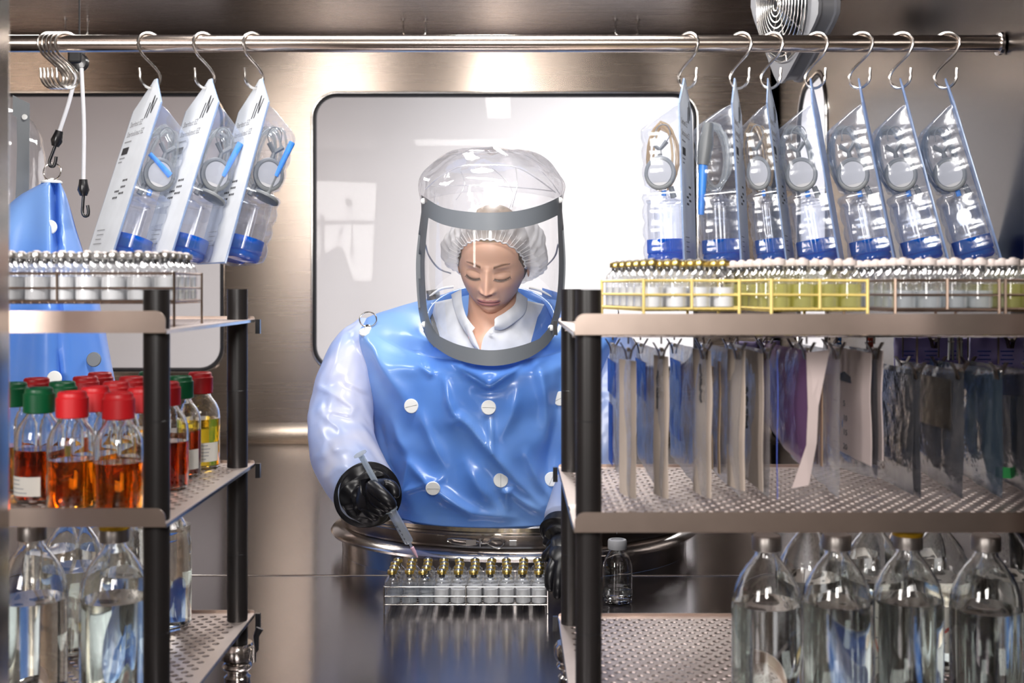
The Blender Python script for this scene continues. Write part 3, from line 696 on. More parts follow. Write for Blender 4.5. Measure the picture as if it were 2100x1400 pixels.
# ------------------------------------------------------------------ hanging kits in clear blister packs
def rrect_ring(x0, x1, yh, z, r, sg, n=5):
    """rounded rectangle ring in x (protrusion) and y (width)"""
    r = min(r, (x1-x0)*0.45, yh*0.45); pts = []
    for cx_, cy_, a0 in ((x1-r, yh-r, 0), (x0+0.0005, yh-0.0005, 90), (x0+0.0005, -yh+0.0005, 180), (x1-r, -yh+r, 270)):
        rr = r if cx_ == x1-r else 0.0004
        for k in range(n):
            a = math.radians(a0+90*k/(n-1)); pts.append(Vector((sg*(cx_+rr*math.cos(a)), cy_+rr*math.sin(a), z)))
    return pts
def make_kit(sg, variant, label):
    rnd = random.Random(variant*13+5)
    t = thing('hanging_kit', (0, 0, 0), label, 'kit')
    # lid sheet with gabled top and hang hole
    poly = [(-0.066, -0.272), (0.066, -0.272), (0.066, -0.034), (0.012, 0.004), (0.006, 0.010), (-0.006, 0.010), (-0.012, 0.004), (-0.066, -0.034)]
    m = MB(); m.prism([(0, y, z) for y, z in poly], (-sg*0.0012, 0, 0)); lid = m.build('lid_sheet', M['tyvek'] if variant < 6 else M['kit_film'], t, smooth=False)
    m = MB(); edge = [(0.0003*sg, y*1.015, z-0.001) for y, z in poly]
    m.tube(edge, 0.0016, 6, closed=True); m.build('edge_flange', M['kit_film'], t)
    if variant < 6:
        def txt(s, size, y, z, mat='ink', rot=0):
            vs, fs = text_mesh(s, size)
            cr, sr = math.cos(rot), math.sin(rot)
            MB().add([Vector((-sg*(0.0014+p.z), -sg*(y+p.x*cr-p.y*sr), z+p.x*sr+p.y*cr)) for p in vs], fs).build('print', M[mat], lid, smooth=False)
        txt('Steritest EZ', 0.0125, -0.055, -0.062, 'grey_ink'); txt('Sterisolutest EZ', 0.0125, -0.055, -0.078, 'grey_ink')
        for z_, w_ in ((-0.086, 0.034), (-0.112, 0.026), (-0.118, 0.018)): MB().box((-sg*0.0015, sg*(0.055-w_/2), z_), (0.0004, w_, 0.0016)).build('print_line', M['grey_ink'], lid, smooth=False)
        # logo: two slashes and a V
        for q, (a, b) in enumerate((((0.010, -0.046), (0.017, -0.022)), ((0.020, -0.046), (0.030, -0.012)), ((0.030, -0.012), (0.034, -0.040)), ((0.034, -0.040), (0.044, -0.018)))):
            A = Vector((-sg*0.0016, -sg*a[0], a[1]-0.008)); B = Vector((-sg*0.0016, -sg*b[0], b[1]-0.008)); s_ = Vector((0, 0.0017, 0))
            MB().prism([A-s_, A+s_, B+s_, B-s_], (-sg*0.0003, 0, 0)).build('logo_stroke', M['ink'], lid, smooth=False)
        MB().box((-sg*0.0015, sg*0.038, -0.101), (0.0004, 0.030, 0.011)).build('print_block', M['ink'], lid, smooth=False)
        for r_, (y, z) in enumerate(((0.00, -0.150), (0.00, -0.160), (0.00, -0.170), (-0.025, -0.166), (-0.025, -0.176))):
            for q_ in range(3): MB().box((-sg*0.0015, -sg*(y+0.004+0.008*q_), z), (0.0004, 0.0055-0.001*((q_+r_) % 2), 0.0030)).build('print_mark', M['ink'], lid, smooth=False)
        for r_ in range(4): MB().box((-sg*0.0015, sg*(0.030-0.003*(r_ % 2)), -0.225-0.007*r_), (0.0004, 0.040-0.006*(r_ % 3), 0.0011)).build('print_line', M['grey_ink'], lid, smooth=False)
    # blister with an upper and a lower compartment and moulded ribs
    prof = [(-0.036, 0.004, 0.058), (-0.040, 0.020, 0.058), (-0.060, 0.060, 0.057), (-0.066, 0.066, 0.057)]
    for q in range(9):
        z = -0.070-q*0.009; e = 0.0025 if q in (2, 5, 8) else 0
        prof += [(z, 0.067-e, 0.058-e)]
    prof += [(-0.148, 0.064, 0.055), (-0.152, 0.056, 0.053), (-0.157, 0.056, 0.053), (-0.161, 0.066, 0.060)]
    for q in range(10):
        z = -0.166-q*0.009; e = 0.003 if q in (1, 4, 7) else 0
        prof += [(z, 0.068-e, 0.062-e)]
    prof += [(-0.256, 0.066, 0.060), (-0.264, 0.050, 0.056), (-0.266, 0.004, 0.050)]
    m = MB(); m.loft([rrect_ring(0.0006, p, h, z, 0.016, sg) for z, p, h in prof])
    m.build('blister', M['blister'], t, angle=50)
    # two canisters with blue bottom caps
    for yy in (-0.0305, 0.0305):
        c = Vector((sg*0.034, yy, -0.258))
        m = MB(); m.lathe([(0.0275, 0.030), (0.0275, 0.078), (0.0265, 0.084), (0.029, 0.086), (0.029, 0.0885), (0.020, 0.090), (0.008, 0.094), (0.005, 0.100), (0.005, 0.106), (0, 0.106)], c, 28)
        can = m.build('canister', M['canister'], t)
        m = MB(); m.lathe([(0, 0.0), (0.026, 0.0), (0.0290, 0.003), (0.0290, 0.008), (0.0275, 0.010), (0.0298, 0.012), (0.0298, 0.031), (0, 0.031)], c, 28)
        m.build('blue_cap', M['blue_cap'], can)
        if sg > 0: MB().lathe([(0, 0.0315), (0.0245, 0.0315), (0.0245, 0.0245), (0, 0.0245)], c, 24).build('filter_membrane', M['white'], can)
        m = MB(); m.lathe([(0, 0), (0.011, 0), (0.011, 0.001), (0, 0.001)], c+Vector((0, -0.0277, 0.063)), 18, (0, -1, 0.0)); m.build('vent_membrane', M['canister'], can)
    # coiled tubing
    tm = M['amber_tubing'] if variant in (3, 5) else M['tubing']
    for q in range(6):
        yy = -0.028+q*0.009; a = 0.020+0.003*(q % 3); b = 0.044+0.003*((q+1) % 3); cx_ = 0.040+rnd.uniform(-.006, .006)
        pts = [Vector((sg*(cx_+a*math.cos(u)), yy+0.004*math.sin(u*1.0), -0.104+rnd.uniform(-.002, .002)+b*math.sin(u))) for u in [2*PI*k/22 for k in range(22)]]
        MB().tube(pts, 0.0021, 6, closed=True).build('tubing_loop', tm, t)
    # grey round air filter facing forward and the small grey clamp above it
    fc = Vector((sg*0.036, -0.047, -0.132)); ax = (0, -1, 0.1) if variant != 4 else (sg*0.8, -0.5, 0.2)
    if variant != 4:
        MB().lathe([(0, 0), (0.0245, 0), (0.0250, 0.001), (0.0250, 0.006), (0.0235, 0.007), (0.020, 0.007), (0.0195, 0.006), (0, 0.006)], fc, 32, ax).build('air_filter', M['mid_grey'], t)
        MB().lathe([(0, 0.0062), (0.0188, 0.0062), (0.0188, 0.0068), (0, 0.0068)], fc, 28, ax).build('filter_face', M['light_grey'], t)
        m = MB(); base = fc+Vector((0, 0, 0.026))
        m.tube([base, base+Vector((0, -0.001, 0.010))], [0.004, 0.003], 8)
        m.tube([base+Vector((0, -0.001, 0.008)), base+Vector((sg*0.012, -0.001, 0.020))], [0.003, 0.004], 6)
        m.tube([base+Vector((0, -0.001, 0.008)), base+Vector((-sg*0.012, -0.001, 0.020))], [0.003, 0.004], 6)
        m.build('grey_clamp', M['mid_grey'], t)
        hp = [base+Vector((sg*dx, -0.002, dz)) for dx, dz in ((-0.012, 0.020), (-0.018, 0.030), (-0.014, 0.042), (-0.004, 0.044), (0.004, 0.038), (0.006, 0.026))]
        MB().tube(smooth_path(hp, 4), 0.0009, 6).build('bent_tube', M['mid_grey'], t)
        MB().tube([fc+Vector((-sg*0.016, 0, -0.020)), fc+Vector((-sg*0.020, 0, -0.036))], [0.004, 0.005], 8).build('outlet', M['mid_grey'], t)
        MB().tube([fc+Vector((-sg*0.004, 0.003, -0.024)), fc+Vector((-sg*0.004, 0.003, -0.033))], [0.004, 0.004], 8).build('blue_plug', M['blue_plastic'], t)
    if variant in (1, 2, 4):
        a0 = Vector((sg*0.060, -0.050, -0.075)); a1 = Vector((sg*(0.040 if variant != 4 else 0.062), -0.052, -0.165))
        if variant == 4: a0, a1 = Vector((sg*0.052, -0.052, -0.118)), Vector((sg*0.060, -0.053, -0.190))
        if variant == 4:
            MB().tube([a0+Vector((-sg*0.012, 0, 0.060)), a0+Vector((-sg*0.006, 0, 0.03)), a0], [0.008, 0.012, 0.010], 12).build('spike_hub', M['mid_grey'], t)
            MB().tube([a1, a1+Vector((0, 0, -0.03))], [0.0018, 0.0004], 6).build('needle', M['steel'], t)
            MB().tube([a0, a1], [0.0075, 0.0048], 12).build('needle_cover', M['blue_plastic'], t)
        else:
            MB().tube([a0, a0.lerp(a1, 0.62)], [0.0052, 0.0042], 10).build('needle_cover', M['blue_plastic'], t)
            MB().tube([a0.lerp(a1, 0.6), a1], [0.0030, 0.0056], 10).build('spike_hub', M['mid_grey'], t)
            MB().lathe([(0, 0), (0.022, 0), (0.0225, 0.002), (0.0215, 0.0045), (0.006, 0.0055), (0, 0.0055)], a1+Vector((0, 0, -0.002)), 26, (a0-a1)).build('spike_disc', M['mid_grey'], t)
    if variant == 0:
        MB().tube([Vector((sg*0.012, -0.050, -0.108)), Vector((sg*0.052, -0.052, -0.128))], [0.0035, 0.0055], 10).build('needle_cover', M['blue_plastic'], t)
    return t
def hang(t, px, yaw, tilt):
    t.location = ((px-1050)/F*RD, RD, RZ-0.0540-0.0185+0.0045)
    t.rotation_euler = (0, math.radians(tilt), math.radians(yaw)); t['group'] = 'kits hanging from the rod'; t.scale = (1, 1, 1.10)
KL = [(316, 36, 17.5), (428, 37, 17.5), (532, 33, 15.5)]
for i, (px, yaw, tilt) in enumerate(KL):
    hang(make_kit(1, i, 'white-lidded blister kit with clear tubing, %s of the three on the left' % ('leftmost', 'middle', 'rightmost')[i]), px, yaw, tilt)
KR = [(1404, -17, -1.8), (1508, -17, -3.2), (1577, -19, -6.8), (1665, -19, -9.3), (1764, -19.5, -10.8), (1850, -20, -13.8), (1943, -21, -15.6)]
kd = ['leftmost of the seven on the right, at the window edge', 'second of the right seven, with a blue needle cover', 'third of the right seven, with tan tubing', 'fourth of the right seven, below the fan', 'fifth of the right seven', 'sixth of the right seven', 'rightmost of all, in front of bare steel wall']
for i, (px, yaw, tilt) in enumerate(KR):
    k_ = make_kit(-1, (3, 4, 5, 6, 6, 6, 6)[i], 'blue-capped blister kit, '+kd[i]); hang(k_, px, yaw, tilt)
    if i == 2: k_.scale = (0.76, 1, 1.10)

# ------------------------------------------------------------------ bags clipped under the right trolley's top shelf
for y in (1.462, 1.66):
    z = CZ-0.0517-0.008
    MB().cyl((0.075, y, z), (0.782, y, z), 0.0022, 8).build('hanging_rail', M['steel'], tr)
def clip(x, y, label, zt=CZ-0.0600, grp='spring clips under the right trolley shelf', dz=0.0, big=1.0):
    t = thing('spring_clip', (x, y, zt), label, 'clip', grp)
    m = MB(); m.tube([Vector((x, y, zt+0.0)), Vector((x, y, zt-0.010-dz))], 0.0012, 6)
    m.build('wire_hanger', M['dark_clip'], t)
    z = zt-0.008-dz
    for s_ in (-1, 1):
        pts = [Vector((x+s_*0.0095*big, y, z)), Vector((x+s_*0.0035*big, y, z-0.010*big)), Vector((x+s_*0.0012, y, z-0.021*big))]
        w_ = Vector((0, 0.005*big, 0)); n_ = Vector((s_*0.0016, 0, 0))
        m = MB()
        for a, b in zip(pts[:-1], pts[1:]): m.prism([a-w_, a+w_, b+w_, b-w_], n_)
        m.build('jaw', M['dark_clip'], t, smooth=False)
    MB().cyl((x, y-0.006*big, z-0.009*big), (x, y+0.006*big, z-0.009*big), 0.0028*big, 10).build('spring', M['steel'], t)
    return t
def pillow(x, y0, y1, z0, z1, th, seed, dx=0.0, ny=22, nz=40, wr=0.003, corner=0.0):
    """bag wall: closed thin pillow, x drifts by dx from near edge to far edge"""
    m = MB(); rings = []
    for j in range(nz+1):
        v = j/nz; ring = []
        for side in (1, -1):
            for i in range(ny+1):
                u = i/ny if side == 1 else 1-i/ny
                if side == -1 and i in (0, ny): continue
                y = y0+(y1-y0)*u; zz = z0+(z1-z0)*v+(corner*u*(1-v))
                e = th*(max(0, math.sin(PI*u))**0.5)*(max(0, math.sin(PI*v))**0.4)
                w_ = wr*noise.noise(Vector((seed, y*34, zz*11)))+wr*0.7*noise.noise(Vector((seed+9, y*90, zz*30)))*min(1, 3*u)
                ring.append(Vector((x+dx*u+side*e+w_, y, zz)))
        rings.append(ring)
    m.loft(rings, cap=True)
    return m
def strip(x, y0, y1, z0, z1, th, dx, seed, wr=0.002, n=14, corner=0):
    m = MB(); rings = []
    for j in range(n+1):
        v = j/n; z = z0+(z1-z0)*v; w_ = wr*noise.noise(Vector((seed, 1, z*14)))
        rings.append([Vector((x+w_+dx*k/4+0.5*dx*math.sin(PI*k/4)*0.3, y0+(y1-y0)*k/4, z+corner*(1-v)*k/4)) for k in range(5)]+[Vector((x+w_+th+dx*k/4, y0+(y1-y0)*k/4, z+corner*(1-v)*k/4)) for k in range(4, -1, -1)])
    m.loft(rings, cap=True); return m
def BX(px, d): return (px-1050)/F*d
ZB, ZTOP = CZ-0.262, CZ-0.078
def bag(px, label, film='film', parts=(), y0=1.452, y1=1.69, zb=ZB, zt=ZTOP, th=0.006, dx=0.0, seed=1, corner=0.02, clips=True, wr=0.003, cpx=None):
    x = BX(px, y0)
    t = thing('hanging_bag', (x, (y0+y1)/2, zt), label, 'bag', 'bags hanging inside the right trolley')
    pillow(x, y0, y1, zb, zt, th, seed, dx, wr=wr, corner=corner).build('bag_film', M[film], t, angle=80)
    for p in parts:
        kind, a0, a1, b0, b1, off, ddx, mat = p[:8]
        o = strip(x+off+dx*(a0-y0)/(y1-y0), a0, a1, zb+(zt-zb)*b0, zb+(zt-zb)*b1, 0.0008, ddx, seed).build(kind, M[mat], t, smooth=False)
    if clips:
        cx_ = x if cpx is None else BX(cpx, 1.458)
        ex_ = max(0, ZTOP-zt); clip(x-0.001, 1.462, 'front spring clip pinching the '+label.split(',')[0], dz=ex_); clip(x+dx*0.88, 1.66, 'rear spring clip pinching the '+label.split(',')[0], dz=0.004+ex_)
    return t
def marks(t, x, y, z0, z1, seed, mat='ink'):
    rnd = random.Random(seed); n = 5
    for k in range(n):
        z = z0+(z1-z0)*(k+0.5)/n
        pts = [Vector((x+0.0016, y-0.004+0.003*q, z+rnd.uniform(-.008, .008))) for q in range(4)]
        MB().tube(smooth_path(pts, 3), 0.0012, 5).build('handwriting', M[mat], t)
bag(1292, 'clear pouch with blue print and pale strip, first behind the post', 'film', [('paper_edge', 1.452, 1.50, 0.0, 0.93, 0.007, -0.016, 'bag_paper'), ('blue_panel', 1.56, 1.685, 0.62, 0.88, -0.0072, 0, 'film_blue'), ('blue_fold', 1.60, 1.66, 0.10, 0.55, -0.007, 0, 'film_blue')], seed=3, dx=-0.004)
b_ = bag(1360, 'clear pouch with blue print and short handwriting, second from the post', 'film', [('paper_edge', 1.452, 1.49, 0.0, 0.96, 0.006, -0.013, 'bag_paper'), ('blue_panel', 1.56, 1.685, 0.60, 0.88, -0.0072, 0, 'film_blue')], seed=8, dx=-0.006)
marks(b_, BX(1360, 1.452)-0.007, 1.466, ZB+0.115, ZB+0.155, 2)
b_ = bag(1448, 'clear pouch with dark blue band and black marks, third from the post', 'film', [('paper_edge', 1.452, 1.51, 0.0, 1.0, 0.006, -0.013, 'bag_paper'), ('blue_panel', 1.58, 1.685, 0.30, 0.88, -0.0072, 0, 'film_blue')], seed=12, dx=-0.012)
marks(b_, BX(1448, 1.452)-0.006, 1.466, ZB+0.112, ZB+0.165, 5)
bag(1518, 'crinkled clear pouch with tan strips, fourth from the post', 'film', [('paper_edge', 1.455, 1.50, 0.05, 1.0, 0.006, -0.013, 'bag_paper'), ('tan_strip', 1.53, 1.545, 0.1, 0.9, -0.007, 0, 'tan'), ('tan_strip', 1.57, 1.585, 0.1, 0.85, -0.007, 0, 'tan')], seed=15, dx=-0.014)
b_ = bag(1578, 'beige paper pouch with black marks and blue edge, fifth from the post', 'film', [('paper_sheet', 1.456, 1.60, 0.04, 0.98, -0.0075, 0.0, 'bag_paper'), ('blue_edge', 1.450, 1.456, 0.0, 1.0, 0.009, 0.001, 'blue_ink'), ('blue_fold', 1.60, 1.606, 0.25, 0.55, -0.007, 0, 'blue_ink')], seed=19, dx=-0.012)
marks(b_, BX(1578, 1.452)-0.014, 1.53, ZB+0.08, ZB+0.13, 7)
b_ = bag(1660, 'purple pouch with a folded pink paper strip in front', 'film_purple', [], y1=1.68, zb=CZ-0.235, seed=23, dx=-0.010, corner=0.05, th=0.010)
x = BX(1652, 1.452); m = MB()
zs_ = [(CZ-0.080, 0.000, 0.030), (CZ-0.150, 0.002, 0.014), (CZ-0.195, 0.000, 0.014), (CZ-0.248, -0.018, 0.022)]
m.loft([[Vector((x+a, 1.448+0.0, z)), Vector((x+a+w_, 1.452, z+0.003)), Vector((x+a+w_, 1.453, z+0.003)), Vector((x+a, 1.449, z))] for z, a, w_ in zs_], cap=True)
m.build('folded_paper', M['pink_paper'], b_, smooth=False)
bag(1722, 'clear pouch full of long brown strips, right of the purple pouch', 'film', [('brown_strip', 1.50+0.017*q, 1.51+0.017*q, 0.18, 0.82, -0.0078, 0, 'brown_strip' if q % 3 else 'tan') for q in range(8)], seed=29, dx=-0.006)
b_ = bag(1800, 'grey syringe pouch with black scale numbers', 'film_dark', [('paper_sheet', 1.456, 1.665, 0.10, 0.98, -0.0072, 0, 'pink_paper'), ('paper_edge', 1.456, 1.485, 0.14, 1.0, 0.0070, 0.0, 'pink_paper')], zb=CZ-0.238, seed=33, dx=-0.004, corner=-0.014, wr=0.0015, th=0.004)
xb = BX(1800, 1.452)-0.0092
MB().prism([(xb, 1.535, CZ-0.125), (xb, 1.60, CZ-0.125), (xb, 1.60, CZ-0.133), (xb, 1.57, CZ-0.116), (xb, 1.535, CZ-0.125)][:3]+[(xb, 1.595, CZ-0.117), (xb, 1.568, CZ-0.112), (xb, 1.540, CZ-0.117)], (0.001, 0, 0)).build('plunger_print', M['ink'], b_, smooth=False)
for q, s_ in enumerate(('5', '10', '15', '20')):
    vs, fs = text_mesh(s_, 0.011)
    MB().add([Vector((xb-0.0004-p.z, 1.570-p.x*1.8, CZ-0.158-q*0.019+p.y)) for p in vs], fs).build('scale_number', M['ink'], b_, smooth=False)
    MB().box((xb-0.0004, 1.610, CZ-0.154-q*0.019), (0.0005, 0.018, 0.0010)).build('scale_tick', M['ink'], b_, smooth=False)
bag(1888, 'large grey translucent pouch right of the syringe pouch', 'film_dark', [('grey_backing', 1.46, 1.68, 0.02, 0.96, -0.0066, 0, 'film_dark')], seed=37, zt=CZ-0.103, dx=-0.004, th=0.005)
bag(1975, 'dark pouch with crumpled foil at its upper half', 'film_dark', [('foil', 1.47, 1.60, 0.52, 0.92, -0.009, -0.004, 'foil')], seed=41, zt=CZ-0.103, dx=-0.006, th=0.008)
b_ = bag(2056, 'blue-grey clear bag with a small green sticker at the bottom', 'film_cyan', [], seed=47, zt=CZ-0.103, dx=-0.004, th=0.008, wr=0.004)
MB().box((BX(2010, 1.60), 1.52, ZB+0.022), (0.0008, 0.024, 0.014), Matrix.Rotation(0.9, 3, 'Z')).build('green_sticker', M['green'], b_, smooth=False)
bag(2125, 'grey bag at the right picture edge behind the sticker bag', 'film_dark', [], seed=52, zt=CZ-0.103, dx=-0.004, th=0.008)
# rear row of purple printed pouches and odd clips behind
for i, (xa, xb_, col, lab) in enumerate(((1510, 1600, 'purple', 'small purple pouch seen between clips behind the purple bag'), (1835, 1985, 'purple', 'purple printed pouch lying flat behind the dark bags'), (1990, 2140, 'purple', 'purple printed pouch at the right edge behind the clips'))):
    y = 1.735; x0_, x1_ = BX(xa, y), BX(xb_, y); zt_ = CZ+(590-(700 if i == 0 else 692))/F*y; zb_ = zt_-(0.035 if i == 0 else 0.085)
    t = thing('flat_pouch', ((x0_+x1_)/2, y, zt_), lab, 'pouch', 'purple printed pouches')
    rings = []
    for j in range(9):
        z = zb_+(zt_-zb_)*j/8; f = [Vector((x0_+(x1_-x0_)*k/16, y-0.004*math.sin(PI*k/16)+0.003*noise.noise(Vector((k*.7, j*.9, i))), z+0.004*noise.noise(Vector((k*.3, 3, i))))) for k in range(17)]
        rings.append(f+[p+Vector((0, 0.005, 0)) for p in f[::-1]])
    m = MB(); m.loft(rings, cap=True); m.build('film', M['purple'], t, angle=80)
    if i:
        for r_ in range(5):
            for c_ in range(3): MB().box((x0_+0.018+0.034*c_, y-0.0062, zt_-0.020-0.006*r_), (0.020-0.004*(r_ % 2), 0.0004, 0.0018)).build('blue_print', M['blue_ink'], t, smooth=False)
    clip((x0_+x1_)/2, y-0.012, 'rear spring clip holding the %s purple printed pouch' % ('small', 'wide', 'rightmost')[i], dz=0.0)
for i, (px, col, lab) in enumerate(((1950, 'white', 'white plastic peg clip hanging behind the foil pouch'), (1968, 'white', 'second white plastic peg clip, right of its twin'), (1785, 'red', 'thin red plastic peg clip hanging behind the syringe pouch'), (1720, 'blue_plastic', 'thin blue plastic peg clip left of the red one'))):
    y = 1.70; x = BX(px, y); t = thing('plastic_peg', (x, y, CZ-0.055), lab, 'clip')
    for s_ in (-1, 1): MB().tube([Vector((x+s_*0.004, y, CZ-0.056)), Vector((x+s_*0.0018, y, CZ-0.075)), Vector((x+s_*0.003, y, CZ-0.105))], [0.0018, 0.0024, 0.0018], 8).build('arm', M[col], t)
    MB().cyl((x-0.004, y, CZ-0.078), (x+0.004, y, CZ-0.078), 0.0022, 8).build('hinge_pin', M['steel'], t)

# ------------------------------------------------------------------ fan under the ceiling at the right
fc = W(1600, 10, 2.9); fn = Vector((-0.96, -0.20, -0.08)).normalized()
q = Vector((0, 0, 1)).rotation_difference(fn).to_matrix()
t = thing('ceiling_fan', fc, 'square grey axial fan with round wire guard hanging at the top right', 'fan')
FR = 0.142
def fp(x, y, z): return fc+q @ Vector((x, y, z))
for k in range(10):
    r = FR*(k+1)/10*0.98
    MB().tube([fp(r*math.cos(a), r*math.sin(a), 0.012*(1-(r/FR)**2)) for a in [2*PI*i/48 for i in range(48)]], 0.0016, 6, closed=True).build('guard_ring', M['wire'], t)
for k in range(4):
    a = PI/4*k+0.3; MB().cyl(fp(-FR*math.cos(a), -FR*math.sin(a), 0.001), fp(FR*math.cos(a), FR*math.sin(a), 0.001), 0.0018, 6).build('guard_spoke', M['wire'], t)
hs_ = 0.150; n = 48; rot = 0.85
def sq(a, h, rr=0.03):
    # rounded square radius at angle a
    c_, s_ = abs(math.cos(a)), abs(math.sin(a)); return h/max((c_**8+s_**8)**(1/8), 1e-6)
rings = []
for (kind, z) in (('in', -0.006), ('out', -0.006), ('out', -0.014), ('mid', -0.016), ('mid', -0.050), ('out', -0.052), ('out', -0.062), ('in', -0.062), ('in', -0.006)):
    rings.append([fp((FR*0.97 if kind == 'in' else sq(2*PI*i/n+rot, hs_ if kind == 'out' else hs_*0.965))*math.cos(2*PI*i/n), (FR*0.97 if kind == 'in' else sq(2*PI*i/n+rot, hs_ if kind == 'out' else hs_*0.965))*math.sin(2*PI*i/n), z) for i in range(n)])
MB().loft(rings).build('housing', M['fan_grey'], t)
MB().lathe([(0, -0.050), (0.05, -0.050), (0.052, -0.02), (0.045, -0.012), (0, -0.012)], fc, 32, fn).build('motor_hub', M['fan_dark'], t)
for k in range(7):
    a = 2*PI*k/7; m = MB(); rings = []
    for j in range(6):
        r = 0.05+(FR*0.93-0.05)*j/5; aa = a+0.10*j/5; w0 = 0.35*(1-0.25*j/5); tw = 0.016*(1-0.4*j/5)
        rings.append([fp(r*math.cos(aa+s_*w0/2), r*math.sin(aa+s_*w0/2), -0.030+s_*tw+e) for s_, e in ((-1, 0), (0, 0.002), (1, 0), (1, -0.002), (0, -0.001), (-1, -0.002))])
    m.loft(rings, cap=True); m.build('fan_blade', M['fan_dark'], t)
m = MB(); m.tube([fp(0.02, 0.0, -0.064), fp(0.02, 0.0, -0.085), Vector((fc.x+0.085, fc.y, fc.z+0.05)), Vector((fc.x+0.085, fc.y, CEIL))], 0.009, 10); m.build('bracket_arm', M['dark_clip'], t)
MB().tube(smooth_path([W(1662, -60, 2.86), W(1655, 0, 2.84), W(1650, 40, 2.83), W(1640, 72, 2.84)], 5), 0.0075, 10).build('power_cable', M['mid_grey'], t)
MB().box(W(1672, 50, 2.95), (0.05, 0.03, 0.075), Matrix.Rotation(0.3, 3, 'Z')).build('terminal_box', M['fan_dark'], t, smooth=False)

# ------------------------------------------------------------------ suspension cords with black snap hooks
SD = 2.46
pc = W(163, 128, SD)
t = thing('cord_pulley', pc, 'black cord pulley on a strap behind the rod at the left', 'pulley')
m = MB(); m.lathe([(0.006, -0.012), (0.017, -0.010), (0.019, -0.004), (0.013, 0), (0.019, 0.004), (0.017, 0.010), (0.006, 0.012)], pc, 24, (0, 1, 0)); m.build('wheel', M['black_plastic'], t)
m = MB(); m.box(pc+Vector((-0.006, 0, 0.01)), (0.030, 0.030, 0.030)); b_ = m.build('pulley_housing', M['black_plastic'], t, smooth=False); bv = b_.modifiers.new('b', 'BEVEL'); bv.width = 0.006; bv.segments = 3
MB().box((pc.x, pc.y, (pc.z+CEIL)/2), (0.003, 0.003, CEIL-pc.z)).build('strap', M['black_plastic'], t, smooth=False)
def snap(name, a, b, label):
    """cord from a down to b, ending in a black snap hook that reaches 0.065 m further"""
    t = thing(name, a, label, 'cord'); d = (b-a).normalized()
    MB().tube(smooth_path([a, a.lerp(b, 0.5)+Vector((0.003, 0, 0)), b], 6), 0.0042, 10).build('cord', M['white_cord'], t)
    s_ = Vector((1, 0, 0)); s_ = (s_-d*s_.dot(d)).normalized()
    MB().tube([b-d*0.004, b+d*0.004, b+d*0.018, b+d*0.030], [0.0085, 0.0095, 0.0125, 0.0075], 14).build('cord_end', M['black_plastic'], t)
    e = b+d*0.028
    pts = [e, e+d*0.022-s_*0.002, e+d*0.036-s_*0.003, e+d*0.044+s_*0.001, e+d*0.043+s_*0.008, e+d*0.034+s_*0.0095, e+d*0.022+s_*0.008]
    MB().tube(smooth_path(pts, 4), 0.0034, 10).build('snap_hook', M['black_plastic'], t)
    return t
snap('suspension_cord', W(158, 140, SD), W(121, 272, SD), 'white cord with black snap hook holding the hanging blue suit')
snap('suspension_cord', W(167, 140, SD-0.012), W(171, 372, SD-0.012), 'white cord with black snap hook hanging free beside the suit')

# ------------------------------------------------------------------ spare half-suit hanging at the left
ap = W(106, 374, SD)
hs = thing('hanging_suit', ap, 'empty blue half-suit hung by its shoulder ring at the left window', 'suit')
MB().tube([W(107, 352, SD)+Vector((0.0185*math.cos(a), 0.004*math.sin(a), 0.0185*math.sin(a))) for a in [2*PI*k/28 for k in range(28)]], 0.0014, 8, closed=True).build('shoulder_ring', M['steel'], hs)
MB().lathe([(0, 0), (0.021, 0), (0.0215, 0.003), (0.018, 0.006), (0.005, 0.007), (0.004, 0.011), (0, 0.011)], ap+Vector((0, 0, -0.002)), 24).build('shoulder_disc', M['white'], hs)
edges = [(374, 88, 124), (400, 40, 136), (430, 5, 145), (470, -30, 156), (520, -60, 172), (600, -90, 200), (680, -110, 217), (740, -120, 228), (790, -125, 238), (900, -130, 245), (1080, -130, 250)]
def edge_at(py):
    for a, b in zip(edges[:-1], edges[1:]):
        if a[0] <= py <= b[0]:
            t_ = (py-a[0])/(b[0]-a[0]); return a[1]+(b[1]-a[1])*t_, a[2]+(b[2]-a[2])*t_
rings = []; NP = 96
for j in range(60):
    py = 374+(1080-374)*(j/59)**1.15
    l, r = edge_at(min(py, 1080)); c_ = (l+r)/2; hw = (r-l)/2
    ring = []
    for k in range(NP):
        a = 2*PI*k/NP; px = c_+hw*math.cos(a); dep = 0.035+0.16*min(1, (py-374)/260)
        fold = 0.012*min(1, (py-374)/90)*math.cos((px-106)/(11+0.045*(py-374)))
        slit = -0.055*math.exp(-((px-112-0.03*(py-374))/7.0)**2)*(1 if py < 560 else 0.35)
        d = SD-dep*math.sin(a)*0.9 + (-(fold)-slit if math.sin(a) > 0 else 0)
        ring.append(W(px, py, d))
    rings.append(ring)
MB().loft(rings, cap=True).build('suit_body', M['suit'], hs, angle=80)
for px, py, d in ((103, 466, SD-0.075), (193, 737, SD-0.115), (112, 776, SD-0.185)):
    MB().lathe([(0, 0), (0.0145, 0), (0.0150, 0.0015), (0.0135, 0.0032), (0, 0.0036)], W(px, py, d), 24, (0, -1, 0.1)).build('round_button', M['white'] if px != 193 else M['mid_grey'], hs)
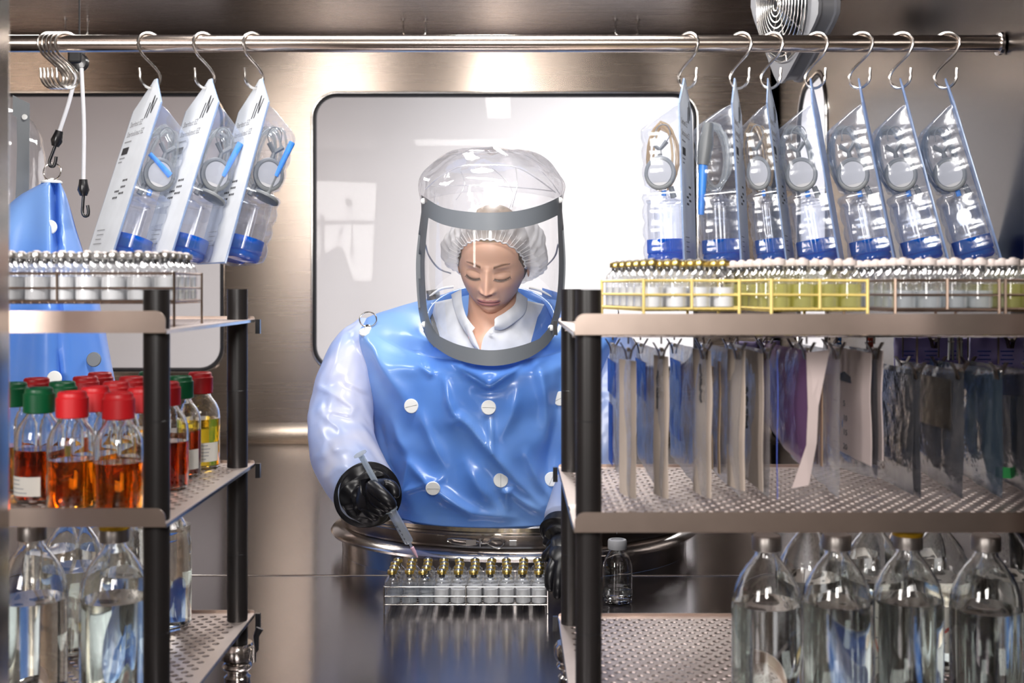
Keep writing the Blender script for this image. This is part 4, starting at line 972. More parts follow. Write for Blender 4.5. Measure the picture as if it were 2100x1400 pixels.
# its hood: clear dome with the grey side band
hc = W(-10, 300, SD+0.12)
rings = []
for j in range(14):
    v = j/13; z = -0.155+0.25*v; r = 0.105*math.sqrt(max(0, 1-max(0, (v-0.45)/0.55)**2.4))
    rings.append([hc+Vector(((r+0.004*noise.noise(Vector((k*.8, j*.7, 3))))*math.cos(2*PI*k/32), (r+0.004*noise.noise(Vector((k*.8, j*.7, 8))))*math.sin(2*PI*k/32), z)) for k in range(32)])
MB().loft(rings).build('hood_film', M['hood'], hs)
m = MB(); pl = [(26, 195), (60, 212), (60, 240), (59, 380), (56, 420), (30, 430), (33, 380), (35, 300), (34, 240), (26, 236)]
m.prism([W(x, y, SD+0.02+0.0006*x) for x, y in pl], (0, 0.003, 0)); m.build('visor_frame', M['mid_grey'], hs, smooth=False)
m = MB(); m.lathe([(0, 0), (0.006, 0), (0.006, 0.002), (0, 0.003)], W(51, 240, SD+0.045), 14, (0, -1, 0)); m.build('rivet', M['white'], hs)
# ------------------------------------------------------------------ oval port ring on the worktop with its clamp band
RC = Vector((0.005, 2.655, 0)); RXB, RYB = 0.385, 0.305
def oval(rx, ry, z, n=120, c=RC): return [Vector((c.x+rx*math.cos(2*PI*k/n), c.y+ry*math.sin(2*PI*k/n), z)) for k in range(n)]
t = thing('port_ring', Vector((RC.x, RC.y, TZ)), 'large oval steel port ring on the worktop round the blue suit', 'port ring')
RT = CZ-0.478
m = MB(); m.loft([oval(RXB-0.012, RYB-0.012, RT-0.004), oval(RXB-0.010, RYB-0.010, RT), oval(RXB+0.002, RYB+0.002, RT), oval(RXB+0.006, RYB+0.006, RT-0.004), oval(RXB+0.006, RYB+0.006, RT-0.012), oval(RXB, RYB, RT-0.016), oval(RXB, RYB, RT-0.046), oval(RXB+0.010, RYB+0.010, RT-0.050), oval(RXB+0.024, RYB+0.024, RT-0.056), oval(RXB+0.028, RYB+0.028, RT-0.062), oval(RXB+0.024, RYB+0.024, RT-0.068), oval(RXB+0.004, RYB+0.004, RT-0.072), oval(RXB+0.002, RYB+0.002, TZ+0.001)])
m.build('flange', M['steel'], t)
m = MB(); bt = RT-0.020; m.loft([oval(RXB+0.001, RYB+0.001, bt), oval(RXB+0.005, RYB+0.005, bt-0.001), oval(RXB+0.006, RYB+0.006, bt-0.011), oval(RXB+0.005, RYB+0.005, bt-0.021), oval(RXB+0.001, RYB+0.001, bt-0.022)])
m.build('clamp_band', M['band_steel'], t)
yf = RC.y-RYB-0.008; cz_ = bt-0.011
lt = MB(); L = lambda px, dz=0.0, dy=0.0: Vector(((px-1050)/F*yf, yf-0.006-dy+0.12*((px-1056)/F*yf)**2*8, cz_+dz))
lt.tube(smooth_path([L(925, -.004), L(917, 0), L(921, .004), L(945, .005), L(972, .003), L(985, 0, .004)], 4), 0.0018, 8)
lt.tube(smooth_path([L(925, -.004), L(945, -.006), L(972, -.005), L(985, -.001, .004)], 4), 0.0018, 8)
lt.build('latch_lever', M['steel'], t)
MB().box(L(966, 0, .001), (0.020, 0.006, 0.010)).build('latch_block', M['cap_metal'], t, smooth=False)
MB().cyl(L(985, 0.008, .003), L(985, -0.008, .003), 0.0032, 12).build('latch_pin', M['steel'], t)
MB().tube(smooth_path([L(985, 0, .004), L(1000, .002, .005), L(1012, .008, .006), L(1026, .007, .006), L(1034, 0, .006), L(1026, -.008, .006), L(1012, -.008, .006), L(1000, -.002, .005)], 4), 0.0019, 8, closed=True).build('latch_eye', M['steel'], t)
MB().box(L(1052, 0.0, .0), (0.014, 0.006, 0.010)).build('latch_hook', M['steel'], t, smooth=False)

# ------------------------------------------------------------------ the operator
pr = thing('person', Vector((-0.03, 2.5, TZ)), 'woman in a blue half-suit with clear hood, looking down and filling vials', 'person')
HS = 0.93
HC = W(1011, 538, 2.40)
HR = Euler((math.radians(25), math.radians(3.0), math.radians(-7)), 'XYZ').to_matrix()
def g2(x, z, cx, cz_, sx, sz): return math.exp(-((x-cx)/sx)**2-((z-cz_)/sz)**2)
def head_surface(a, e):
    """a: azimuth from the face direction, e: elevation; returns local point"""
    ce, se = math.cos(e), math.sin(e)
    x = 0.0745*math.sin(a)*ce**0.92 if ce > 0 else 0; y = -math.cos(a)*ce**0.92*0.094 if ce > 0 else 0; z = 0.114*se
    if y > 0: y *= 1.02
    lo = max(0, -z/0.114)
    x *= 1-0.34*lo**1.5; 
    if y < 0: y *= 1-0.02*lo
    else: y *= 1-0.35*lo
    if y < 0:
        fl = -y/0.094; y += 0.007*fl*g2(x, z, 0, 0.01, 0.07, 0.09)
        d = 0
        # nose
        if -0.046 < z < 0.030:
            k = min(1, max(0, (0.022-z)/0.052)); w_ = 0.0060+0.0046*k
            drop = 1 if z > -0.031 else max(0, 1-((-0.031-z)/0.0085)**1.3)
            d += (0.004+0.0185*k**1.15)*math.exp(-(x/w_)**2)*drop*min(1, (0.030-z)/0.012)
        for s in (-1, 1):
            d += 0.0068*g2(x, z, s*0.0125, -0.0305, 0.0058, 0.0062)
            d -= 0.0030*g2(x, z, s*0.0065, -0.0385, 0.0030, 0.0026)
            d -= 0.0095*g2(x, z, s*0.031, 0.008, 0.0155, 0.0115)      # sockets
            d += 0.0072*g2(x, z, s*0.0315, 0.0045, 0.0125, 0.0082)     # lids over the eyeballs
            d += 0.0036*g2(x, z, s*0.030, 0.0255, 0.0185, 0.0070)      # brow ridge
            d += 0.0040*g2(x, z, s*0.042, -0.024, 0.018, 0.018)        # cheek
            d -= 0.0020*g2(x, z, s*0.027, -0.050, 0.006, 0.014)
            # lash line groove
            d -= 0.0011*math.exp(-((z-(-0.0010-0.0040*(1-((x-s*0.0315)/0.016)**2)))/0.0012)**2)*(1 if abs(x-s*0.0315) < 0.0155 else 0)
            d -= 0.0009*math.exp(-((z-(0.0125-0.0030*((x-s*0.0315)/0.016)**2))/0.0016)**2)*(1 if abs(x-s*0.0315) < 0.016 else 0)
        # lips
        mw = max(0, 1-(x/0.0255)**2)
        d += 0.0048*math.sqrt(mw)*math.exp(-((z+0.0555)/0.0046)**2)*(1-0.18*math.exp(-(x/0.004)**2))
        d += 0.0052*math.sqrt(mw)*math.exp(-((z+0.0655)/0.0052)**2)
        d -= 0.0036*math.exp(-((z+0.0602+0.0012*(x/0.02)**2)/0.0014)**2)*(1 if abs(x) < 0.026 else 0)
        d -= 0.0030*g2(x, z, 0, -0.075, 0.016, 0.0045)
        d -= 0.0012*g2(x, z, 0, -0.046, 0.0028, 0.006)
        d += 0.0075*g2(x, z, 0, -0.090, 0.018, 0.012)
        d += 0.0042*g2(x, z, 0, -0.058, 0.030, 0.020)
        y -= d*fl**0.3
    return Vector((x, y, z))
NA, NE = 260, 220
vs = []; cols = []
skin = Vector((0.86, 0.53, 0.39)); lipc = Vector((0.62, 0.25, 0.25)); browc = Vector((0.11, 0.06, 0.04)); lash = Vector((0.02, 0.012, 0.010)); hairc = Vector((0.33, 0.24, 0.15))
for j in range(NE+1):
    e = -PI/2+PI*j/NE
    for i in range(NA):
        u = 2*PI*i/NA-PI; a = u-0.42*math.sin(u)      # more vertices over the face
        p = head_surface(a, e); x, z = p.x, p.z
        c = skin.copy()
        if p.y < -0.02:
            bl = 0.22*(g2(x, z, 0.042, -0.026, .018, .016)+g2(x, z, -0.042, -0.026, .018, .016))+0.25*g2(x, z, 0, -0.03, .012, .012)
            c = c.lerp(Vector((0.80, 0.38, 0.30)), min(1, bl))
            lm = max(0, 1-(x/0.0245)**2)**0.5
            lip_ = 1 if (lm > 0 and -0.0655-0.0060*lm < z < -0.0565+0.0052*lm-0.0016*math.exp(-(x/0.003)**2)) else 0
            if lip_: c = c.lerp(lipc, 0.85)
            for s in (-1, 1):
                t_ = (x*s-0.0140)/0.034
                if 0 < t_ < 1:
                    zb = 0.0225+0.0075*math.sin(PI*(0.10+0.62*t_)) ; hw = 0.0026*(1-t_**1.6)+0.0006
                    k = math.exp(-((z-zb)/hw)**2); c = c.lerp(browc, 0.92*k)
                ex = (x-s*0.0315)/0.0165
                if abs(ex) < 1:
                    zl = -0.0008-0.0046*(1-ex*ex); k = math.exp(-((z-zl)/(0.0017+0.0010*(1-ex*ex)))**2); c = c.lerp(lash, 0.95*k)
                    zc = 0.0120-0.0032*ex*ex; c = c.lerp(Vector((0.30, 0.15, 0.10)), 0.5*math.exp(-((z-zc)/0.0012)**2))
                    if zl < z < zc: c = c.lerp(Vector((0.60, 0.36, 0.27)), 0.45)
                c = c.lerp(Vector((0.16, 0.06, 0.04)), 0.9*g2(x, z, s*0.0065, -0.0378, 0.0026, 0.0018))
            k = math.exp(-((z+0.0602+0.0012*(x/0.02)**2)/0.0009)**2) if abs(x) < 0.0245 else 0
            c = c.lerp(Vector((0.16, 0.05, 0.05)), 0.8*k)
        hl = z > 0.076+0.03*min(1, 0) and p.y < 0 or (p.y > -0.01 and z > -0.055) or (p.y > -0.045 and z > 0.055)
        if hl: c = hairc
        vs.append(HC+HR @ (p*HS)); cols.append(c)
fs = [(j*NA+i, j*NA+(i+1) % NA, (j+1)*NA+(i+1) % NA, (j+1)*NA+i) for j in range(NE) for i in range(NA)]
# neck and upper chest continue from the head in the same mesh
def ring_pts(c, rx, ry, n=48): return [Vector((c.x+rx*math.sin(2*PI*k/n), c.y-ry*math.cos(2*PI*k/n), c.z)) for k in range(n)]
nr = [ring_pts(W(1012, py, d), rx, ry) for py, d, rx, ry in ((560, 2.47, 0.050, 0.055), (610, 2.465, 0.052, 0.056), (640, 2.46, 0.054, 0.058), (665, 2.45, 0.058, 0.062), (690, 2.445, 0.075, 0.072), (720, 2.44, 0.105, 0.082), (770, 2.45, 0.135, 0.09))]
n0 = len(vs)
for r in nr:
    for p in r: vs.append(p); cols.append(skin.lerp(Vector((0.5, 0.25, 0.17)), 0.2))
for j in range(len(nr)-1):
    for k in range(48): fs.append((n0+j*48+k, n0+j*48+(k+1) % 48, n0+(j+1)*48+(k+1) % 48, n0+(j+1)*48+k))
# ears
for s in (-1, 1):
    n0 = len(vs)
    for j in range(9):
        for i in range(16):
            ph = PI*j/8; th = 2*PI*i/16
            q_ = Vector((s*(0.0735+0.007*math.sin(ph)*math.cos(th)*0.5+0.004), 0.012+0.014*math.sin(ph)*math.sin(th)*1.0, -0.006+0.030*math.cos(ph)))
            vs.append(HC+HR @ (q_*HS)); cols.append(skin)
    for j in range(8):
        for i in range(16): fs.append((n0+j*16+i, n0+j*16+(i+1) % 16, n0+(j+1)*16+(i+1) % 16, n0+(j+1)*16+i))
off = pr.location
me = bpy.data.meshes.new('body'); me.from_pydata([p-off for p in vs], [], fs); me.materials.append(M['skin'])
ca = me.color_attributes.new('col', 'FLOAT_COLOR', 'POINT')
ca.data.foreach_set('color', np.array([(c[0], c[1], c[2], 1) for c in cols], dtype=np.float32).ravel())
me.shade_smooth(); body = bpy.data.objects.new('body', me); COL.objects.link(body); body.parent = pr
# eyelashes: short dark fans on each lid
m = MB()
for s in (-1, 1):
    for k in range(17):
        ex = -0.95+1.9*k/16; x = s*0.0315+0.0160*ex; zl = -0.0008-0.0046*(1-ex*ex)
        # nearest surface point
        e = math.asin(max(-1, min(1, zl/0.114))); 
        a = math.asin(max(-1, min(1, x/(0.0745*math.cos(e)**0.92)))); p = head_surface(a, e)
        tip = p+Vector((ex*0.0032+s*0.0012*max(0, ex*s), -0.0050, -0.0026))
        m.tube([HC+HR @ (p*HS), HC+HR @ ((p.lerp(tip, 0.6)+Vector((0, 0, -0.0006)))*HS), HC+HR @ (tip*HS)], [0.0007, 0.0005, 0.0002], 4)
m.build('eyelashes', M['fan_dark'], body)['kind'] = 'stuff'

# hair under the net
rings = []
for j in range(17):
    e = -0.5+(PI/2+0.5)*j/16
    rings.append([HC+HR @ (Vector((0.080*math.cos(e)*math.sin(2*PI*k/48), 0.014+0.095*math.cos(e)*-math.cos(2*PI*k/48), 0.018+0.108*math.sin(e)))*HS) for k in range(48)])
m = MB()
hv = [[p for p in r] for r in rings]
m.loft(hv); hair = m.build('hair', M['hair'], pr)
bm = bmesh.new(); bm.from_mesh(hair.data)
inv = HR.inverted(); dele = []
for v in bm.verts:
    l = (inv @ (v.co+off-HC))/HS
    if l.y < -0.045 and l.z < 0.079-0.4*max(0, -0.06-l.y) : dele.append(v)
bmesh.ops.delete(bm, geom=dele, context='VERTS'); bm.to_mesh(hair.data); bm.free()

# bouffant net: rim follows the hairline, gathers in pleats, puffs out at sides and back
NP = 200
def net_ring(t_, outer=0.0):
    ring = []
    for k in range(NP):
        a = 2*PI*k/NP; ca, sa = math.cos(a), math.sin(a)       # a=90deg: top of the face
        rim = Vector((0.0745*ca, 0, 0.0)); top = 0.5+0.5*sa
        rim.z = 0.080*sa if sa > 0 else 0.066*sa
        rim.y = -0.076*top**1.0+0.060*(1-top)+(-0.012*(1-abs(sa))**2)
        if sa > 0: rim.y = -0.070*sa**1.2-0.026*(1-sa)
        else: rim.y = -0.026+0.10*(-sa)
        bul = 0.030+0.016*(1-abs(sa))+0.012*max(0, -sa)
        R_ = Vector((ca, 0, sa)).normalized()
        st = [(0, rim), (0.16, rim+R_*bul*0.62+Vector((0, 0.008, 0.0))), (0.38, rim*1.0+R_*bul+Vector((0, 0.040, 0))), (0.62, Vector((rim.x*1.02+R_.x*bul*0.8, 0.070, rim.z*1.0+R_.z*bul*0.8+0.010))), (0.84, Vector((rim.x*0.66, 0.118, rim.z*0.66+0.016))), (1.0, Vector((0, 0.132, 0.02)))]
        for q_ in range(len(st)-1):
            if st[q_][0] <= t_ <= st[q_+1][0]:
                f_ = (t_-st[q_][0])/(st[q_+1][0]-st[q_][0]); f_ = f_*f_*(3-2*f_) if q_ == 0 else f_
                p = st[q_][1].lerp(st[q_+1][1], f_); break
        pl = (0.0017+0.0035*min(1, t_*5))*math.sin(a*34+2*math.sin(a*3)+3*noise.noise(Vector((ca*3, sa*3, 1))))*math.exp(-t_*3.0)
        w_ = 0.007*min(1, t_*4)*noise.noise(Vector((p.x*26, p.y*26, p.z*26)))
        p = p+R_*(pl+w_)+Vector((0, 0, 0.006*max(0, -sa)*math.sin(a*7)*t_))
        ring.append(HC+HR @ ((p+Vector((0, 0, 0.004)))*HS))
    return ring
m = MB(); m.loft([net_ring(t_) for t_ in np.linspace(0, 1, 34)]); net = m.build('bouffant_cap', M['net'], pr, angle=180)
MB().tube(net_ring(0.0), 0.0016, 6, closed=True).build('elastic_band', M['elastic'], net)
for k in range(26):     # gathered threads that read as pleats on the forehead side
    i0 = int(NP*(0.02+0.46*k/25)); pts = [net_ring(t_)[i0] for t_ in (0.0, 0.05, 0.12, 0.22)]
    MB().tube([p-Vector((0, 0.0012, 0)) for p in pts], [0.0007, 0.0006, 0.0005, 0.0003], 4).build('pleat_fold', M['elastic'], net)

# white coverall collar and chest
def panel(name, inner, outer, mat, parent, bulge=0.010, n=14, thick=0.0015):
    """surface between two polylines given as (px, py, d)"""
    A = smooth_path([W(*p) for p in inner], 6); B = smooth_path([W(*p) for p in outer], 6)
    k = min(len(A), len(B)); A = [A[int(i*(len(A)-1)/(k-1))] for i in range(k)]; B = [B[int(i*(len(B)-1)/(k-1))] for i in range(k)]
    rings = []
    for i in range(k):
        f = [A[i].lerp(B[i], j/n)+Vector((0, -bulge*math.sin(PI*j/n)+0.003*noise.noise(A[i].lerp(B[i], j/n)*38), 0)) for j in range(n+1)]
        rings.append(f+[p+Vector((0, thick, 0)) for p in f[::-1]])
    m = MB(); m.loft(rings, cap=True); return m.build(name, mat, parent, angle=80)
cv = panel('coverall', [(935, 610, 2.46), (950, 640, 2.40), (963, 668, 2.375), (975, 695, 2.355), (985, 722, 2.345), (990, 780, 2.34)], [(880, 622, 2.53), (884, 650, 2.49), (893, 680, 2.44), (904, 702, 2.40), (914, 730, 2.38), (925, 780, 2.38)], M['shirt'], pr)
panel('chest_flap', [(1062, 612, 2.44), (1052, 640, 2.39), (1020, 664, 2.362), (1003, 676, 2.350), (988, 704, 2.338), (982, 780, 2.33)], [(1122, 625, 2.53), (1118, 650, 2.49), (1110, 680, 2.45), (1104, 702, 2.41), (1098, 730, 2.39), (1090, 780, 2.39)], M['shirt'], pr)
panel('stand_collar', [(946, 592, 2.44), (948, 620, 2.40), (955, 645, 2.368), (964, 660, 2.352), (974, 672, 2.345)], [(925, 604, 2.46), (930, 628, 2.43), (938, 652, 2.39), (948, 672, 2.365), (960, 690, 2.352)], M['shirt'], pr, 0.004)
panel('stand_collar', [(1060, 596, 2.44), (1056, 622, 2.40), (1036, 640, 2.372), (1016, 652, 2.352), (1014, 662, 2.350)], [(1082, 612, 2.46), (1078, 640, 2.42), (1058, 660, 2.385), (1032, 676, 2.358), (1014, 676, 2.350)], M['shirt'], pr, 0.005)
panel('collar_lapel', [(962, 656, 2.350), (968, 676, 2.345), (976, 696, 2.340), (984, 716, 2.335)], [(953, 668, 2.352), (960, 690, 2.348), (970, 708, 2.342), (984, 722, 2.335)], M['shirt'], pr, 0.003)
MB().lathe([(0, 0), (0.0042, 0), (0.0042, 0.0015), (0, 0.002)], W(1007, 680, 2.340), 14, (0, -1, 0)).build('snap_button', M['white'], pr)
panel('inner_strap', [(1112, 590, 2.60), (1110, 620, 2.52), (1100, 660, 2.44), (1085, 715, 2.37)], [(1146, 600, 2.60), (1140, 640, 2.52), (1128, 680, 2.44), (1108, 725, 2.37)], M['suit_in'], pr, 0.004)
panel('inner_strap', [(874, 596, 2.60), (878, 630, 2.52), (886, 668, 2.45), (905, 712, 2.38)], [(900, 592, 2.60), (905, 620, 2.53), (915, 660, 2.47), (930, 718, 2.39)], M['gasket'], pr, 0.004)

# ------------------------------------------------------------------ blue half-suit body
FOLDS = [  # polyline in front view (photo pixels), height in metres, width in metres
 ([(735, 672), (775, 735), (805, 785), (828, 822)], 0.020, 0.020),
 ([(738, 690), (748, 760), (757, 830), (785, 905), (815, 985)], -0.014, 0.012),
 ([(925, 738), (960, 765), (1003, 793), (1045, 765), (1085, 733)], 0.014, 0.0075),
 ([(945, 732), (950, 752)], 0.010, 0.010), ([(1003, 795), (1003, 812)], -0.008, 0.02),
 ([(1005, 862), (1008, 895), (1012, 928)], 0.010, 0.005),
 ([(930, 866), (945, 860), (960, 870), (985, 900), (1012, 930), (1060, 985), (1110, 1035)], 0.013, 0.010),
 ([(912, 780), (920, 820), (932, 848), (948, 856)], 0.010, 0.008),
 ([(838, 945), (865, 975), (900, 1005), (965, 1050)], 0.015, 0.011),
 ([(836, 948), (832, 985), (826, 1008), (850, 1000), (905, 982)], 0.010, 0.007),
 ([(1030, 1000), (1050, 1012), (1085, 1035), (1115, 1052)], 0.010, 0.009),
 ([(1042, 1040), (1036, 1010), (1052, 998)], 0.008, 0.007),
 ([(860, 850), (880, 900), (905, 945)], 0.011, 0.013),
 ([(850, 720), (862, 750), (878, 765), (872, 735)], 0.008, 0.008),
 ([(935, 700), (960, 730), (1000, 745), (1050, 738), (1090, 712)], 0.006, 0.012),
 ([(1098, 735), (1110, 770), (1122, 830), (1125, 900)], 0.013, 0.012),
 ([(1085, 735), (1090, 760)], -0.006, 0.012),
 ([(1155, 760), (1140, 860), (1125, 950), (1118, 1010)], -0.012, 0.014),
 ([(1060, 800), (1050, 850), (1030, 890)], 0.009, 0.014),
 ([(1080, 930), (1105, 985), (1135, 1030)], 0.009, 0.010),
 ([(760, 700), (800, 720), (850, 735)], 0.006, 0.02),
 ([(955, 950), (985, 1000), (1030, 1050)], 0.008, 0.014),
 ([(800, 860), (815, 900), (835, 930)], 0.009, 0.012),
 ([(900, 1020), (980, 1052), (1060, 1060)], 0.006, 0.012)]
SEG = []
for poly, h, w_ in FOLDS:
    n_ = len(poly)-1
    for i in range(n_):
        t0 = i/n_; t1 = (i+1)/n_
        SEG.append((poly[i], poly[i+1], h, w_*1000, t0, t1))
def fold_disp(px, py, segs):
    """px, py arrays -> displacement towards the viewer"""
    best = {}
    out = np.zeros_like(px)
    groups = {}
    for a, b, h, w_, t0, t1 in segs:
        ax, ay = a; bx, by = b; dx, dy = bx-ax, by-ay; L2 = dx*dx+dy*dy+1e-9
        t_ = np.clip(((px-ax)*dx+(py-ay)*dy)/L2, 0, 1)
        dist = np.hypot(px-(ax+t_*dx), py-(ay+t_*dy)); tt = t0+(t1-t0)*t_
        taper = np.clip(np.sin(np.pi*(0.12+0.80*tt)), 0, 1)**0.7
        v = h*np.exp(-(dist/w_)**1.6)*taper
        key = (h, w_)
        if key in groups: groups[key] = np.where(np.abs(v) > np.abs(groups[key]), v, groups[key])
        else: groups[key] = v
    for v in groups.values(): out = out+v
    return out
def project(p): return p.x/p.y*F+1050, 590-(p.z-CZ)/p.y*F
NK = 420
# (py level, left px, right px at the side, centre depth, half depth) from skirt to neck
LV = [(1086, 0, 0, 0, 0), (1060, 800, 1215, 2.60, 0.265), (1030, 800, 1218, 2.575, 0.245), (990, 790, 1226, 2.56, 0.238), (940, 780, 1234, 2.55, 0.235), (880, 770, 1240, 2.545, 0.236), (820, 762, 1244, 2.54, 0.238),
      (760, 752, 1250, 2.535, 0.235), (715, 742, 1256, 2.53, 0.226), (680, 738, 1260, 2.53, 0.205), (655, 752, 1244, 2.53, 0.185)]
rings = [oval(RXB-0.012, RYB-0.012, RT-0.002, NK), oval(RXB-0.020, RYB-0.020, RT+0.006, NK)]
key = []
for py, l, r, dc, hd in LV[1:]:
    xl, xr = (l-1050)/F*dc, (r-1050)/F*dc; cx_ = (xl+xr)/2; rx = (xr-xl)/2; z = CZ+(590-py)/F*(dc-hd*0.6)
    key.append((z, cx_, rx, dc, hd))
# extra dense interpolation
def interp(keys, n):
    P_ = smooth_path([Vector((k[0], k[1], k[2])) for k in keys], n); Q_ = smooth_path([Vector((k[3], k[4], 0)) for k in keys], n)
    return [(p[0], p[1], p[2], q_[0], q_[1]) for p, q_ in zip(P_, Q_)]
for z, cx_, rx, dc, hd in interp(key, 13):
    e = 2.35
    dip = 0.085*max(0, min(1, (z-(CZ-0.21))/0.15))**1.2
    rings.append([Vector((cx_+rx*(abs(math.cos(a))**(2/e))*(1 if math.cos(a) > 0 else -1), dc+hd*(abs(math.sin(a))**(2/e))*(1 if math.sin(a) > 0 else -1), z-dip*max(0, -math.sin(a))**1.3)) for a in [2*PI*k/NK for k in range(NK)]])
# from shoulders to the tilted neck opening
NCX = (1006-1050)/F*2.42
def neck_ring(s_=1.0, dz=0.0):
    out = []
    for k in range(NK):
        a = 2*PI*k/NK; x = NCX+0.130*s_*math.cos(a); y = 2.45+0.150*s_*math.sin(a)
        f = 0.5-0.5*math.sin(a)          # 1 at front, 0 at back
        z = CZ+0.000-0.134*f**1.1+dz
        out.append(Vector((x, y, z)))
    return out
nk = neck_ring(1.07)
last = rings[-1]
for q_ in range(1, 15):
    f = q_/14; f2 = f
    ring = []
    for k in range(NK):
        p = last[k].lerp(nk[k], f2); p.z += 0.014*math.sin(PI*f)*(1 if True else 0); ring.append(p)
    rings.append(ring)
rings.append(neck_ring(1.03, 0.006)); rings.append(neck_ring(1.0, 0.004)); rings.append(neck_ring(1.0, -0.012))
allp = [p for r in rings for p in r]
arr = np.array([(p.x, p.y, p.z) for p in allp])
PX = arr[:, 0]/arr[:, 1]*F+1050; PY = 590-(arr[:, 2]-CZ)/arr[:, 1]*F
D = fold_disp(PX, PY, SEG)
idx = np.arange(len(arr)); rj = idx//NK; kk = idx % NK
front = np.clip(-np.sin(2*np.pi*kk/NK)*1.6, 0, 1)
body_r = (rj > 3) & (rj < len(rings)-3)
nz = np.array([noise.noise(Vector((p[0]*9, p[1]*9, p[2]*9)))*0.010+noise.noise(Vector((p[0]*22+5, p[1]*22, p[2]*22)))*0.004 for p in arr])
ctr = np.stack([np.full(len(arr), NCX), np.full(len(arr), 2.55), arr[:, 2]], 1); dirv = arr-ctr; dirv[:, 2] = 0; dirv /= (np.linalg.norm(dirv, axis=1)[:, None]+1e-9)
fade = np.clip((rj-2)/8, 0, 1)*np.clip((len(rings)-4-rj)/8, 0, 1)
arr2 = arr.copy()
arr2[:, 1] -= D*front*fade*1.25
arr2 += dirv*(nz*fade)[:, None]
rings = [[Vector(arr2[j*NK+k]) for k in range(NK)] for j in range(len(rings))]
m = MB(); m.loft(rings); suit = m.build('suit_body', M['suit'], pr, angle=180)

# sleeves
SF1 = [([(650, 792), (690, 808), (728, 835), (722, 848), (690, 842), (655, 842)], 0.010, 0.008), ([(664, 852), (700, 875), (745, 893), (772, 900), (768, 906), (730, 902), (690, 905)], 0.012, 0.009),
       ([(690, 920), (730, 915), (762, 925), (782, 945)], 0.010, 0.008), ([(716, 785), (745, 797), (758, 805)], 0.008, 0.008), ([(640, 940), (680, 925), (715, 905)], 0.010, 0.012), ([(712, 680), (735, 725), (748, 780)], -0.008, 0.010),
       ([(660, 985), (690, 960), (720, 950)], 0.009, 0.010), ([(705, 690), (690, 740), (668, 790)], 0.007, 0.014), ([(655, 870), (668, 900), (660, 930)], 0.008, 0.012)]
SG1 = []
for poly, h, w_ in SF1:
    n_ = len(poly)-1
    for i in range(n_): SG1.append((poly[i], poly[i+1], h, w_*1000, i/n_, (i+1)/n_))
def sleeve(path, name, segs, seed):
    """path: (px, py, d, r) from shoulder to cuff"""
    C_ = smooth_path([W(p[0], p[1], p[2]) for p in path], 16); Rr = smooth_path([Vector((p[3], p[4], 0)) for p in path], 16)
    n = 160; rings = []; up = Vector((0, 0, 1))
    for i, c in enumerate(C_):
        t_ = (C_[min(i+1, len(C_)-1)]-C_[max(i-1, 0)]).normalized()
        s_ = Vector((1, 0, 0)); s_ = (s_-t_*s_.dot(t_)).normalized(); b = t_.cross(s_)
        ring = []
        for k in range(n):
            a = 2*PI*k/n; dr = s_*math.cos(a)*Rr[i].x+b*math.sin(a)*Rr[i].y
            w_ = 1+0.07*noise.noise(Vector((math.cos(a)*1.6+seed, math.sin(a)*1.6, c.z*22)))+0.03*noise.noise(Vector((math.cos(a)*4, seed, c.z*50)))
            ring.append(c+dr*w_)
        rings.append(ring)
    arr = np.array([(p.x, p.y, p.z) for r in rings for p in r]); cc = np.array([(c.x, c.y, c.z) for c in C_ for _ in range(n)])
    if segs:
        PX = arr[:, 0]/arr[:, 1]*F+1050; PY = 590-(arr[:, 2]-CZ)/arr[:, 1]*F
        D = fold_disp(PX, PY, segs); fr = np.clip((cc[:, 1]-arr[:, 1])/0.03, 0, 1)
        arr[:, 1] -= D*fr*1.2
    rings = [[Vector(arr[j*n+k]) for k in range(n)] for j in range(len(C_))]
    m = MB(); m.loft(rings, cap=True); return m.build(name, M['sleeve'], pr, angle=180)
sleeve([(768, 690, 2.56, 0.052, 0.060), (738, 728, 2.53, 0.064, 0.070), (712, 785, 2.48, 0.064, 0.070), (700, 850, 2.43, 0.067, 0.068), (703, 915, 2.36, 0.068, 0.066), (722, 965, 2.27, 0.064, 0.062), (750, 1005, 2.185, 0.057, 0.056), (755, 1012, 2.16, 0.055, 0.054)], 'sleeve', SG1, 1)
s2 = sleeve([(1235, 695, 2.56, 0.052, 0.060), (1255, 740, 2.52, 0.060, 0.068), (1255, 800, 2.47, 0.062, 0.068), (1240, 880, 2.42, 0.064, 0.066), (1215, 960, 2.36, 0.062, 0.062), (1185, 1030, 2.29, 0.056, 0.056), (1165, 1075, 2.24, 0.046, 0.046)], 'sleeve', [], 5)

